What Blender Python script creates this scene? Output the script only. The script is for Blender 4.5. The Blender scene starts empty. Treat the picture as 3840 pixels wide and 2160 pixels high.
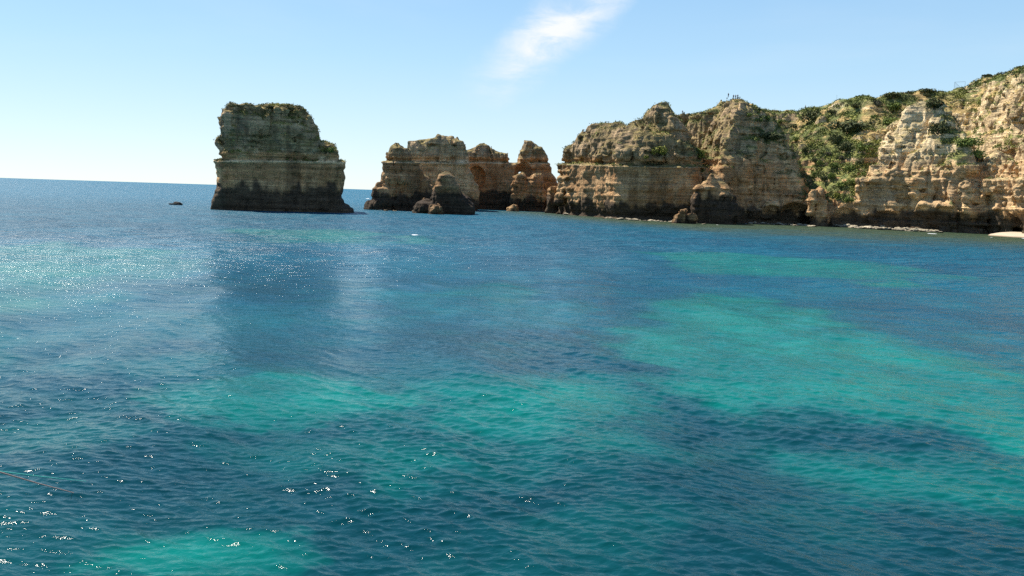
import bpy, math, random
import numpy as np
from mathutils import Matrix, Vector
from mathutils.bvhtree import BVHTree

scene = bpy.context.scene
C = scene.collection
R = math.radians
# ---------------------------------------------------------------- camera
FPX = 3195.0                      # focal length in pixels of the 3840 px wide photograph
CAMH = 8.0
PITCH = math.atan(352.0 / FPX)
ROLL = R(1.84)
_f = Vector((0, math.cos(PITCH), -math.sin(PITCH)))
_r = Vector((1, 0, 0))
_u = _r.cross(_f)
RT = _r * math.cos(ROLL) + _u * math.sin(ROLL)
UP = _u * math.cos(ROLL) - _r * math.sin(ROLL)
FW = _f
cam_d = bpy.data.cameras.new('camera')
cam_d.lens = 36.0 * FPX / 3840.0
cam_d.sensor_width = 36.0
cam_d.clip_start = 0.1
cam_d.clip_end = 60000
cam = bpy.data.objects.new('camera', cam_d)
C.objects.link(cam)
M = Matrix((RT, UP, -FW)).transposed().to_4x4()
M.translation = Vector((0, 0, CAMH))
cam.matrix_world = M
scene.camera = cam

# ---------------------------------------------------------------- light
SUN_AZ, SUN_EL = R(-50), R(53)    # azimuth measured from the view direction (+Y), negative = to the left
sun_dir = Vector((math.sin(SUN_AZ) * math.cos(SUN_EL), math.cos(SUN_AZ) * math.cos(SUN_EL), math.sin(SUN_EL)))
sd = bpy.data.lights.new('sun', 'SUN')
sd.energy = 5.0
sd.angle = R(0.5)
sd.color = (1.0, 0.94, 0.84)
sun = bpy.data.objects.new('sun', sd)
C.objects.link(sun)
sun.rotation_euler = (-sun_dir).to_track_quat('-Z', 'Y').to_euler()
sun.location = sun_dir * 500

scene.view_settings.view_transform = 'Standard'
scene.view_settings.look = 'None'
scene.view_settings.exposure = 0.8
scene.view_settings.gamma = 1.0
scene.cycles.use_denoising = False
scene.cycles.max_bounces = 6
scene.cycles.sample_clamp_indirect = 4.0
scene.cycles.sample_clamp_direct = 14.0


def ray(px, py):
    d = RT * ((px - 1920) / FPX) + UP * ((1080 - py) / FPX) + FW
    return d.normalized()


def at(px, d, z=0.0):
    """Point at forward distance d (along +Y) in the column px, at height z."""
    py = 727.6 + 0.0321 * (px - 1920) - (z - CAMH) / d * FPX
    for _ in range(3):
        v = ray(px, py)
        zz = CAMH + v.z / v.y * d
        py -= (z - zz) / d * FPX
    return (v.x / v.y * d, d, z)


def hit(px, py, d):
    v = ray(px, py)
    return (v.x / v.y * d, d, CAMH + v.z / v.y * d)


def project(P):
    """P (n,3) -> pixel coordinates, camera distance."""
    q = P - np.array([0, 0, CAMH])
    a = q @ np.array(RT)
    b = q @ np.array(UP)
    c = q @ np.array(FW)
    return 1920 + a / c * FPX, 1080 - b / c * FPX, c


def pxof(X, Y, Z):
    a = RT.x * X + RT.y * Y + RT.z * (Z - CAMH)
    c = FW.x * X + FW.y * Y + FW.z * (Z - CAMH)
    return 1920 + a / c * FPX


# ---------------------------------------------------------------- node helpers
def new_mat(name):
    m = bpy.data.materials.new(name)
    m.use_nodes = True
    nt = m.node_tree
    return m, nt, nt.nodes['Principled BSDF']


class N:
    def __init__(s, nt):
        s.nt = nt

    def node(s, t, **kw):
        n = s.nt.nodes.new(t)
        ins = kw.pop('ins', {})
        for k, v in kw.items():
            setattr(n, k, v)
        for k, v in ins.items():
            if hasattr(v, 'is_output') or isinstance(v, bpy.types.NodeSocket):
                s.nt.links.new(v, n.inputs[k])
            else:
                n.inputs[k].default_value = v
        return n

    def math(s, op, a, b=0.0, c=0.0, clamp=False):
        n = s.node('ShaderNodeMath', operation=op, use_clamp=clamp, ins={0: a, 1: b})
        if not isinstance(c, (int, float)) or c != 0.0:
            if isinstance(c, bpy.types.NodeSocket):
                s.nt.links.new(c, n.inputs[2])
            else:
                n.inputs[2].default_value = c
        return n.outputs[0]

    def dot(s, a, v):
        n = s.node('ShaderNodeVectorMath', operation='DOT_PRODUCT', ins={0: a, 1: v})
        return n.outputs['Value']

    def ramp(s, x, lo, hi, a=0.0, b=1.0):
        n = s.node('ShaderNodeMapRange', interpolation_type='SMOOTHSTEP', ins={0: x, 1: lo, 2: hi, 3: a, 4: b})
        return n.outputs[0]

    def noise(s, vec, scale, detail=4, rough=0.55, dist=0.0):
        return s.node('ShaderNodeTexNoise', ins={'Vector': vec, 'Scale': scale, 'Detail': detail, 'Roughness': rough, 'Distortion': dist}).outputs['Fac']

    def mix(s, f, a, b):
        n = s.node('ShaderNodeMix', data_type='RGBA')
        for i, v in ((0, f), (6, a), (7, b)):
            if isinstance(v, bpy.types.NodeSocket):
                s.nt.links.new(v, n.inputs[i])
            else:
                n.inputs[i].default_value = v
        return n.outputs[2]

    def link(s, a, b):
        s.nt.links.new(a, b)


# ---------------------------------------------------------------- world: sky with one wispy cloud
world = bpy.data.worlds.new('World')
scene.world = world
world.use_nodes = True
nt = world.node_tree
nt.nodes.clear()
w = N(nt)
sky = w.node('ShaderNodeTexSky', sky_type='NISHITA', sun_disc=False, sun_elevation=SUN_EL,
             sun_rotation=SUN_AZ, altitude=0.0, air_density=1.0, dust_density=0.0, ozone_density=4.0)
tc = w.node('ShaderNodeTexCoord').outputs['Generated']
cax = (ray(2260, 0) - ray(1945, 285)).normalized()      # along the cloud, towards its upper right end
cdir = ray(2058, 130)
cpn = cdir.cross(cax).normalized()                       # across the cloud
if cpn.dot(ray(1900, 60) - cdir) < 0:
    cpn = -cpn
nz1 = w.noise(tc, 9, 5, 0.6)
nz2 = w.noise(tc, 28, 5, 0.6)
warp = w.math('MULTIPLY_ADD', nz1, 0.050, -0.025)
warp2 = w.math('MULTIPLY_ADD', nz2, 0.020, -0.010)
A = w.math('ADD', w.math('SUBTRACT', w.dot(tc, cax), cdir.dot(cax)), warp)
B = w.math('ADD', w.math('ADD', w.math('SUBTRACT', w.dot(tc, cpn), cdir.dot(cpn)), warp2), warp)
stretch = w.node('ShaderNodeMapping', ins={'Vector': tc, 'Rotation': (0, R(-35), 0), 'Scale': (6, 9, 22)}).outputs[0]
streak = w.noise(stretch, 1.6, 6, 0.62, 0.4)
edge = w.ramp(B, -0.040, 0.005)
fade = w.ramp(B, 0.0, 0.048, 1.0, 0.0)
ends = w.math('MULTIPLY', w.ramp(A, -0.14, 0.0), w.ramp(A, 0.16, 0.30, 1.0, 0.0))
dens = w.math('MULTIPLY', w.math('MULTIPLY', edge, fade), ends)
dens = w.math('MULTIPLY', dens, w.ramp(streak, 0.32, 0.68, 0.12, 1.0))
dens = w.math('MULTIPLY', dens, 1.15, clamp=True)
# faint high veils
veil_map = w.node('ShaderNodeMapping', ins={'Vector': tc, 'Rotation': (0, 0, R(20)), 'Scale': (2.0, 2.0, 9)}).outputs[0]
veil = w.ramp(w.noise(veil_map, 1.2, 5, 0.5, 0.3), 0.50, 0.85, 0.0, 0.14)
sep = w.node('ShaderNodeSeparateXYZ', ins={0: tc}).outputs['Z']
veil = w.math('MULTIPLY', veil, w.ramp(sep, 0.0, 0.03))
allc = w.math('MAXIMUM', dens, veil)
skyc = w.node('ShaderNodeVectorMath', operation='MULTIPLY', ins={0: sky.outputs[0], 1: (0.93, 0.99, 1.06)}).outputs[0]
cr = w.node('ShaderNodeValToRGB', ins={0: w.math('MULTIPLY', sep, 2.0, clamp=True)})
el = cr.color_ramp.elements
el[0].position = 0.0; el[0].color = (.84, .955, 1.0, 1)
el[1].position = 1.0; el[1].color = (.16, .36, .75, 1)
for p_, c_ in ((.10, (.74, .92, 1.0, 1)), (.30, (.52, .80, .99, 1)), (.60, (.31, .60, .95, 1))):
    e_ = el.new(p_); e_.color = c_
pale_sky = w.node('ShaderNodeVectorMath', operation='SCALE', ins={0: cr.outputs[0], 'Scale': 6.3}).outputs[0]
skyc = w.mix(w.ramp(sep, .35, .75, .72, 0.0), skyc, pale_sky)
col = w.mix(allc, skyc, (6.3, 6.5, 6.7, 1))
bg = w.node('ShaderNodeBackground', ins={'Color': col, 'Strength': 0.088})
out = w.node('ShaderNodeOutputWorld', ins={'Surface': bg.outputs[0]})

# ---------------------------------------------------------------- noise (numpy, value noise on a wrapped lattice)
LN = 64
_lat = np.random.default_rng(7).uniform(-1, 1, LN ** 3).astype(np.float32)


def vn(x, y, z, seed=0):
    o = seed * 17.31
    x = np.asarray(x + o, np.float32); y = np.asarray(y + o * 1.7, np.float32); z = np.asarray(z + o * 0.6, np.float32)
    x, y, z = np.broadcast_arrays(x, y, z)
    xi = np.floor(x); yi = np.floor(y); zi = np.floor(z)
    fx = x - xi; fy = y - yi; fz = z - zi
    fx = fx * fx * (3 - 2 * fx); fy = fy * fy * (3 - 2 * fy); fz = fz * fz * (3 - 2 * fz)
    x0 = xi.astype(np.int32) & 63; y0 = yi.astype(np.int32) & 63; z0 = zi.astype(np.int32) & 63
    x1 = (x0 + 1) & 63; y1 = (y0 + 1) & 63; z1 = (z0 + 1) & 63
    x0 = x0 << 12; x1 = x1 << 12; y0 = y0 << 6; y1 = y1 << 6
    a = _lat[x0 + y0 + z0]; a = a + (_lat[x1 + y0 + z0] - a) * fx
    b = _lat[x0 + y1 + z0]; b = b + (_lat[x1 + y1 + z0] - b) * fx
    a = a + (b - a) * fy
    c = _lat[x0 + y0 + z1]; c = c + (_lat[x1 + y0 + z1] - c) * fx
    d = _lat[x0 + y1 + z1]; d = d + (_lat[x1 + y1 + z1] - d) * fx
    c = c + (d - c) * fy
    return a + (c - a) * fz


def vnb(x, y, z, seed=0, sharp=3.2):
    """Blocky variant: flat plateaus parted by steep steps, like jointed limestone."""
    def q(a):
        i = np.floor(a); f = a - i
        return i + np.clip((f - .5) * sharp + .5, 0, 1)
    return vn(q(x), q(y), q(z), seed)


def fbm(x, y, z, oct=3, seed=0, rough=0.5):
    s = 0; a = 1.0; t = 0; f = 1.0
    for i in range(oct):
        s = s + a * vn(x * f, y * f, z * f, seed + i * 3)
        t += a; a *= rough; f *= 2.03
    return s / t * 1.6


def sstep(a, b, x):
    t = np.clip((x - a) / (b - a), 0, 1)
    return t * t * (3 - 2 * t)


def smax(a, b, k):
    h = np.clip(0.5 - 0.5 * (b - a) / k, 0, 1)
    return b + (a - b) * h + k * h * (1 - h)


def smin(a, b, k):
    return -smax(-a, -b, k)


def poly_in(px, py, poly):
    """Distance to a closed polygon, positive inside. px, py broadcast."""
    px, py = np.broadcast_arrays(np.asarray(px, np.float32), np.asarray(py, np.float32))
    dmin = np.full(px.shape, 1e9, np.float32)
    ins = np.zeros(px.shape, bool)
    n = len(poly)
    for i in range(n):
        ax, ay = poly[i]; bx, by = poly[(i + 1) % n]
        ex, ey = bx - ax, by - ay
        L = ex * ex + ey * ey + 1e-9
        t = np.clip(((px - ax) * ex + (py - ay) * ey) / L, 0, 1)
        dmin = np.minimum(dmin, (px - ax - t * ex) ** 2 + (py - ay - t * ey) ** 2)
        if ay != by:
            c = ((ay > py) != (by > py)) & (px < ex * (py - ay) / ey + ax)
            ins ^= c
    d = np.sqrt(dmin)
    return np.where(ins, d, -d)


def zbed(x, y):
    """Height of the one hard bed that can be followed through all the rocks."""
    return 16.4 + 0.0175 * (x + 80) + 0.0388 * (y - 281)


# ---------------------------------------------------------------- surface nets
def surface_nets(f, org, h):
    s = f < 0
    nx, ny, nz = f.shape
    cnt = np.zeros((nx - 1, ny - 1, nz - 1), np.int8)
    for i in (0, 1):
        for j in (0, 1):
            for k in (0, 1):
                cnt += s[i:nx - 1 + i, j:ny - 1 + j, k:nz - 1 + k]
    act = (cnt > 0) & (cnt < 8)
    del cnt
    ci, cj, ck = np.nonzero(act)
    idx = np.full(act.shape, -1, np.int32)
    idx[ci, cj, ck] = np.arange(len(ci))
    acc = np.zeros((len(ci), 3), np.float32)
    num = np.zeros(len(ci), np.float32)
    corners = [(i, j, k) for i in (0, 1) for j in (0, 1) for k in (0, 1)]
    vals = {c: f[ci + c[0], cj + c[1], ck + c[2]] for c in corners}
    for a in corners:
        for ax in range(3):
            if a[ax] == 0:
                b = list(a); b[ax] = 1; b = tuple(b)
                va, vb = vals[a], vals[b]
                m = (va < 0) != (vb < 0)
                t = np.where(m, va / (va - vb + 1e-12), 0)
                p = np.array(a, np.float32)[None, :].repeat(len(ci), 0)
                p[:, ax] += t
                acc += p * m[:, None]
                num += m
    P = acc / num[:, None] + np.stack([ci, cj, ck], 1)
    P = P * h + np.array(org, np.float32)
    quads = []
    for ax in range(3):
        sl0 = [slice(1, -1)] * 3; sl1 = [slice(1, -1)] * 3
        sl0[ax] = slice(0, -1); sl1[ax] = slice(1, None)
        a = s[tuple(sl0)]; b = s[tuple(sl1)]
        m = a != b
        i, j, k = np.nonzero(m)
        flip = a[i, j, k]
        g = np.stack([i, j, k], 1)
        o1, o2 = [(1, 2), (2, 0), (0, 1)][ax]
        for q in (o1, o2):
            g[:, q] += 1
        def cell(d1, d2):
            c = g.copy(); c[:, o1] -= d1; c[:, o2] -= d2
            return idx[c[:, 0], c[:, 1], c[:, 2]]
        q = np.stack([cell(1, 1), cell(0, 1), cell(0, 0), cell(1, 0)], 1)
        q[~flip] = q[~flip][:, ::-1]
        quads.append(q)
    Q = np.concatenate(quads)
    Q = Q[(Q >= 0).all(1)]
    return P, Q


def largest(P, Q):
    """Drop the crumbs that erosion cut loose."""
    lab = np.arange(len(P))
    for _ in range(400):
        m = lab[Q].min(1)
        new = lab.copy()
        for k in range(4):
            np.minimum.at(new, Q[:, k], m)
        new = new[new]; new = new[new]
        if (new == lab).all():
            break
        lab = new
    c = np.bincount(lab, minlength=len(P))
    keep = lab == c.argmax()
    rm = np.cumsum(keep) - 1
    return P[keep], rm[Q[keep[Q[:, 0]]]]


def normals(P, Q):
    n = np.cross(P[Q[:, 2]] - P[Q[:, 0]], P[Q[:, 3]] - P[Q[:, 1]])
    vnm = np.zeros_like(P)
    for k in range(4):
        for a in range(3):
            vnm[:, a] += np.bincount(Q[:, k], n[:, a], len(P))
    return vnm / (np.linalg.norm(vnm, axis=1, keepdims=True) + 1e-9)


def mesh_np(name, P, Q, mat, col=None, smooth=True, parent=None, extra=None):
    me = bpy.data.meshes.new(name)
    nv, nf, k = len(P), len(Q), Q.shape[1]
    me.vertices.add(nv)
    me.vertices.foreach_set('co', np.ascontiguousarray(P, np.float32).ravel())
    me.loops.add(nf * k)
    me.loops.foreach_set('vertex_index', np.ascontiguousarray(Q, np.int32).ravel())
    me.polygons.add(nf)
    me.polygons.foreach_set('loop_start', np.arange(0, nf * k, k, dtype=np.int32))
    me.polygons.foreach_set('loop_total', np.full(nf, k, np.int32))
    me.polygons.foreach_set('use_smooth', np.full(nf, smooth, bool))
    me.update(calc_edges=True)
    if col is not None:
        a = me.attributes.new('Col', 'FLOAT_COLOR', 'POINT')
        c = np.ones((nv, 4), np.float32); c[:, :3] = col
        a.data.foreach_set('color', c.ravel())
    for kx, v in (extra or {}).items():
        a = me.attributes.new(kx, 'FLOAT', 'POINT')
        a.data.foreach_set('value', np.ascontiguousarray(v, np.float32))
    me.materials.append(mat)
    o = bpy.data.objects.new(name, me)
    C.objects.link(o)
    if parent:
        o.parent = parent
    return o


def tag(o, label=None, cat=None, group=None, kind=None):
    if label: o['label'] = label
    if cat: o['category'] = cat
    if group: o['group'] = group
    if kind: o['kind'] = kind
    return o


def empty(name, loc=(0, 0, 0), rz=0.0):
    e = bpy.data.objects.new(name, None)
    e.location = loc; e.rotation_euler = (0, 0, rz)
    C.objects.link(e)
    return e


# ---------------------------------------------------------------- rock: erosion, colour, material
def erode(x, y, z, zb, big=0.45, crag=0.0, smooth_face=0.0, notch=0.4, bed=1.0):
    """Displacement added to the solid's field (positive = eaten away)."""
    zr = z - zb
    upper = sstep(-0.3, 1.8, zr)
    r = np.clip(upper + crag, 0, 1)                    # how blocky the rock is here
    ff = 1 - 0.7 * smooth_face * (1 - upper)
    wx = x + 1.6 * vn(x / 6, y / 6, z / 6, 31); wy = y + 1.6 * vn(x / 6, y / 6, z / 6, 32)
    d = big * fbm(wx / 15, wy / 15, z / 13, 2, 1) * ff
    n1 = vn(wx / 5.0, wy / 5.0, z / 4.2, 5); n2 = vn(wx / 2.4, wy / 2.4, z / 2.0, 6); n3 = vn(wx / 1.2, wy / 1.2, z / 0.9, 7)
    d += ff * (0.55 + 0.55 * r) * n1
    # blocky crags: rounded lumps parted by sharp clefts
    d += r * (1.0 * (0.32 - np.abs(n1)) + 0.35 * (0.30 - np.abs(n2)) + 0.3 * (0.28 - np.abs(n3)))
    ux = 0.8 * wx + 0.6 * wy; uy = 0.8 * wy - 0.6 * wx
    d += ff * (0.25 + 0.75 * r) * (0.85 * vnb(ux / 3.4, uy / 3.4, z / 2.3 + .3 * n1, 23) + 0.55 * vnb(ux / 1.7, uy / 1.7, z / 1.15 + .3 * n2, 24))
    d += (1 - r) * (0.40 * n2 + 0.22 * n3)
    zz = z + 0.5 * vn(x / 11, y / 11, 0 * z, 14)
    led = vn(x / 30, y / 30, zz / 0.9, 12)
    d += ff ** 0.7 * (1 - 0.25 * upper) * (0.38 * np.tanh(2.5 * led) + 0.5 * vn(x / 40, y / 40, zz / 2.6, 13))
    fl = np.abs(vn(wx / 2.8, wy / 2.8, z / 13, 15))
    d += ff * (0.9 + 0.5 * r) * np.clip(0.22 - fl, 0, 1) * 3.6 - 0.25
    fl2 = np.abs(vn(wx / 8, wy / 8, z / 34, 16))
    d += ff * 1.9 * np.clip(0.20 - fl2, 0, 1) * 4.0
    d += bed * (1.25 * np.exp(-((zr - 0.75) / 0.6) ** 2) - 0.6 * np.exp(-((zr + 0.35) / 0.4) ** 2))
    d += notch * 1.5 * np.exp(-((z - 1.2) / 1.6) ** 2)
    pit = vn(x / 2.6, y / 2.6, z / 1.9, 18)
    d += 1.5 * sstep(0.50, 0.85, pit) * ff
    return d + 0.30


def mixc(a, b, t):
    return a + (b - a) * t[:, None]


def rock_colour(P, Nn, veg_bias=0.0, warm=0.0, tide=4.2, pale=0.0, stain=0.0, bed_mix=1.0, mul=1.0, crust_bias=0.15, tint=(1.12, 1.0, 0.86)):
    x, y, z = P[:, 0], P[:, 1], P[:, 2]
    zb = zbed(x, y); zr = z - zb
    c = np.zeros((len(P), 3), np.float32)
    n1 = fbm(x / 7, y / 7, z / 5, 3, 40); n2 = fbm(x / 2, y / 2, z / 1.0, 3, 44); n3 = vn(x / 18, y / 18, z / 1.3, 47)
    n4 = fbm(x / 3.0, y / 3.0, z / 12, 3, 50)
    low1 = np.array([0.26, 0.17, 0.090]); low2 = np.array([0.38, 0.27, 0.155]); low3 = np.array([0.31, 0.17, 0.075])
    c[:] = low1
    c = mixc(c, low2, sstep(-0.2, 0.6, n1 + 0.5 * n3))
    c = mixc(c, low3, sstep(0.05, 0.7, n4) * (0.5 + warm * 0.5))
    up1 = np.array([0.29, 0.225, 0.145]); up2 = np.array([0.50, 0.43, 0.32]); up3 = np.array([0.13, 0.11, 0.08])
    u = np.zeros_like(c); u[:] = up1
    u = mixc(u, up2, sstep(0.1, 0.75, n2 * 0.7 + n1 * 0.5 + pale))
    u = mixc(u, up3, sstep(0.15, 0.8, -n4 - 0.2 * n2) * (0.85 - 0.5 * pale))
    c = mixc(c, u, sstep(-0.2, 3.5, zr + 1.6 * n1 - 4 * (1 - bed_mix) * (n1 + .4)))
    crust = (0.75 - pale) * sstep(-0.45, 0.35, n1 + 0.6 * n2 + crust_bias) * sstep(1.5, 5, zr)
    c = mixc(c, np.array([0.165, 0.132, 0.066]), np.clip(crust, 0, 1))
    # pale rim of the hard bed and a rusty seam above it
    c = mixc(c, np.array([0.50, 0.42, 0.29]), np.exp(-((zr + 0.25) / 0.35) ** 2) * 0.7 * bed_mix)
    c = mixc(c, np.array([0.36, 0.20, 0.08]), np.exp(-((zr - 1.9) / 0.9) ** 2) * 0.6 * bed_mix)
    # dark streaks
    c = c * (1 - (0.28 + stain) * sstep(0.1, 0.6, vn(x / 2.2, y / 2.2, z / 18, 53)))[:, None]
    # sea-blackened foot
    edge = tide + 2.6 * fbm(x / 6, y / 6, z / 9, 3, 56) + 1.2 * vn(x / 1.3, y / 1.3, z / 4, 59)
    t = sstep(-0.9, 0.9, edge - z)
    c = mixc(c, np.array([0.038, 0.032, 0.025]), t * 0.93)
    # lichen and low growth on everything that faces up
    veg = sstep(0.30, 0.75, Nn[:, 2] + 0.35 * n1 + 0.15 * n2 + veg_bias) * sstep(0.5, 3.0, zr + 8 * (Nn[:, 2] > .75))
    veg *= (z > tide + 2)
    g = np.zeros_like(c); g[:] = (0.095, 0.090, 0.040)
    g = mixc(g, np.array([0.21, 0.175, 0.075]), sstep(-0.1, 0.6, n2))
    c = mixc(c, g, veg * 0.9)
    return c * (1.24 * mul) * np.array(tint), veg


def make_rock_mat():
    m, nt, b = new_mat('weathered_rock')
    k = N(nt)
    att = k.node('ShaderNodeAttribute', attribute_name='Col').outputs['Color']
    ob = k.node('ShaderNodeNewGeometry').outputs['Position']
    flat = k.node('ShaderNodeMapping', ins={'Vector': ob, 'Scale': (1, 1, 2.6)}).outputs[0]
    n1 = k.noise(flat, 0.9, 8, 0.68)
    n2 = k.noise(flat, 0.25, 5, 0.6)
    v = k.math('MULTIPLY_ADD', n1, 1.5, -0.75 + 1.0)
    v = k.math('MULTIPLY', v, k.math('MULTIPLY_ADD', n2, 0.8, 0.6))
    hv = k.node('ShaderNodeVectorMath', operation='SCALE', ins={0: att, 'Scale': v}).outputs[0]
    bedv = k.node('ShaderNodeMapping', ins={'Vector': ob, 'Rotation': (R(-2.2), R(1.0), 0), 'Scale': (.05, .05, 1.5)}).outputs[0]
    beds = k.ramp(k.noise(bedv, 1.0, 5, .7), .36, .60, .88, 1.42)
    vert = k.node('ShaderNodeMapping', ins={'Vector': ob, 'Scale': (.55, .55, .09)}).outputs[0]
    crk = k.math('ABSOLUTE', k.math('SUBTRACT', k.noise(vert, 1.0, 4, .6, .5), .5))
    cracks = k.ramp(crk, 0.0, 0.018, .62, 1.0)
    hv = k.node('ShaderNodeVectorMath', operation='SCALE', ins={0: hv, 'Scale': k.math('MULTIPLY', beds, cracks)}).outputs[0]
    k.link(hv, b.inputs['Base Color'])
    b.inputs['Roughness'].default_value = 0.93
    b.inputs['Specular IOR Level'].default_value = 0.2
    vor = k.node('ShaderNodeTexVoronoi', feature='F1', ins={'Vector': flat, 'Scale': 0.8, 'Randomness': 1.0}).outputs['Distance']
    hgt = k.math('ADD', k.math('MULTIPLY', n1, 1.0), k.math('MULTIPLY', vor, 0.35))
    hgt = k.math('ADD', hgt, k.math('ADD', k.math('MULTIPLY', beds, .5), k.math('MULTIPLY', cracks, .6)))
    bp = k.node('ShaderNodeBump', ins={'Height': hgt, 'Strength': 0.8, 'Distance': 0.6})
    k.link(bp.outputs[0], b.inputs['Normal'])
    return m


rock_mat = make_rock_mat()


def closed_pad(f):
    f[0] = f[-1] = 3; f[:, 0] = f[:, -1] = 3; f[:, :, 0] = f[:, :, -1] = 3
    return f


# ---- free-standing rocks: an outline traced in its own plane, given real thickness and erosion
def silhouette_rock(name, pts, d, thick, h=0.45, round_k=7.0, zmin=-3.0, amp=1.0, lean=0.0, base_flare=0.0,
                    colour_kw=None, thick_top=None, back=0.5, hole=None, zcut=1.2, caves=(), er=None, trim=0.0):
    """pts: outline in photo pixels; d: distance of the rock's front at the water; thick: depth in metres."""
    cx = sum(p[0] for p in pts) / len(pts)
    az = math.atan2((cx - 1920) / FPX, 1.0)
    tm = d / math.cos(az) + thick * back * 0.8          # distance, along this azimuth, of the outline's plane
    ca, sa = math.cos(az), math.sin(az)
    poly = []
    for (px, py) in pts:
        v = ray(px, py)
        t = v.x * sa + v.y * ca
        kx = tm / t
        poly.append(((v.x * ca - v.y * sa) * kx, CAMH + v.z * kx))
    poly = [(s, z - trim * z / 38 if z > zcut else zmin - 2) for s, z in poly]
    s0 = min(p[0] for p in poly) - 4; s1 = max(p[0] for p in poly) + 4; z1 = max(p[1] for p in poly) + 3
    S = np.arange(s0, s1, h, dtype=np.float32)[:, None, None]
    T = np.arange(-thick * 0.5 - 6, thick * 0.5 + 6, h, dtype=np.float32)[None, :, None]
    Z = np.arange(zmin, z1, h, dtype=np.float32)[None, None, :]
    pin = poly_in(S, Z, poly)
    tt = thick if thick_top is None else thick + (thick_top - thick) * np.clip(Z / z1, 0, 1)
    q = np.abs(T) - tt * 0.5 + lean * np.clip(Z, 0, 99) * (T < 0)
    f = smax(-pin, q, round_k)
    f = f + 0 * Z
    if round_k > 2:                                       # the rounding eats nothing in the outline's own plane
        pass
    band = np.abs(f) < 5
    i, j, k = np.nonzero(band)
    s = S[i, 0, 0]; t = T[0, j, 0]; z = Z[0, 0, k]
    X = s * ca + (tm + t) * sa; Y = -s * sa + (tm + t) * ca
    f[band] += amp * erode(X, Y, z, zbed(X, Y), **(er or {}))
    for (hx, hy, hr, hd) in caves:                        # hollows in the face that looks at the sea: pixel, radius, depth into the rock
        v = ray(hx, hy); t_ = v.x * sa + v.y * ca
        fr = tm - thick * 0.5 + hd
        hs = (v.x * ca - v.y * sa) * fr / t_; hz = CAMH + v.z * fr / t_
        f[band] = np.maximum(f[band], hr - np.sqrt((s - hs) ** 2 + ((t + thick * 0.5 - hd) * 0.8) ** 2 + ((z - hz) * 0.75) ** 2))
    if hole is not None:
        (hx, hy, hr) = hole
        v = ray(hx, hy); t = v.x * sa + v.y * ca
        hs = (v.x * ca - v.y * sa) * tm / t; hz = CAMH + v.z * tm / t
        f = np.maximum(f, hr - np.sqrt((S - hs) ** 2 + ((Z - hz) * 0.9) ** 2) + 0 * T)
    f = closed_pad(f.astype(np.float32))
    P, Q = surface_nets(f, (S[0, 0, 0], T[0, 0, 0], Z[0, 0, 0]), h)
    P, Q = largest(P, Q)
    s, t, z = P[:, 0], P[:, 1], P[:, 2]
    W = np.stack([s * ca + (tm + t) * sa, -s * sa + (tm + t) * ca, z], 1)
    Nn = normals(W, Q)
    if Nn[np.argmax(z), 2] < 0:
        Q = Q[:, ::-1].copy(); Nn = -Nn
    col, veg = rock_colour(W, Nn, **(colour_kw or {}))
    o = mesh_np(name, W, Q, rock_mat, col, smooth=False)
    ROCKS.append((W, Q, veg))
    return o, W, Q, Nn, veg


ROCKS = []

stack1 = [(788, 786), (797, 765), (804, 750), (814, 716), (823, 690), (821, 660), (818, 626), (815, 600), (834, 596), (835, 557), (836, 516),
          (838, 453), (842, 434), (850, 414), (864, 396), (882, 387), (930, 388), (961, 397), (981, 399), (1016, 392), (1051, 399),
          (1088, 393), (1118, 402), (1150, 419), (1172, 448), (1192, 483), (1196, 516), (1218, 540), (1243, 546), (1256, 571),
          (1268, 595), (1286, 606), (1282, 643), (1281, 671), (1274, 705), (1276, 740), (1284, 759), (1302, 764), (1308, 778),
          (1318, 781), (1317, 800), (1312, 830), (790, 830)]
o, *_st1 = silhouette_rock('sea_stack', stack1, 281, 34, trim=1.0, amp=0.7, h=0.42, round_k=5, er=dict(smooth_face=.6, notch=.05), colour_kw=dict(tide=8.0, veg_bias=0.15, stain=.2, mul=1.0, crust_bias=-.15, tint=(1.14, 1.0, 0.84)))
tag(o, 'largest free-standing sea stack, flat-topped and alone in the open water', 'sea stack', 'sea stacks')

g2a = [(1364, 786), (1369, 768), (1381, 752), (1394, 748), (1394, 728), (1405, 704), (1412, 685), (1436, 677), (1436, 654), (1440, 620),
       (1437, 607), (1451, 604), (1450, 579), (1462, 570), (1462, 551), (1476, 541), (1492, 537), (1507, 545), (1530, 559), (1538, 579),
       (1544, 602), (1570, 624), (1587, 652), (1611, 671), (1619, 697), (1619, 744), (1624, 790), (1620, 840), (1366, 840)]
o, *_ = silhouette_rock('sea_stack', g2a, 343, 26, h=0.42, round_k=4, amp=0.65, er=dict(crag=.4, notch=.1), colour_kw=dict(tide=7.5, warm=.3, mul=.78))
tag(o, 'narrow-headed sea stack at the left end of the clustered rocks, stepping down to the water', 'sea stack', 'sea stacks')

g2b = [(1533, 797), (1550, 780), (1565, 755), (1590, 745), (1615, 748), (1618, 712), (1636, 679), (1649, 654), (1668, 640), (1689, 651), (1702, 672), (1724, 697),
       (1733, 725), (1758, 742), (1768, 753), (1779, 784), (1776, 840), (1536, 840)]
o, *_ = silhouette_rock('sea_stack', g2b, 312, 17, h=0.40, round_k=4, amp=0.42, er=dict(crag=.9, notch=.1), colour_kw=dict(tide=7.5, pale=-.1, mul=.6))
tag(o, 'low pyramid-shaped rock mound standing in front of the clustered stacks', 'sea stack', 'sea stacks')

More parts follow.
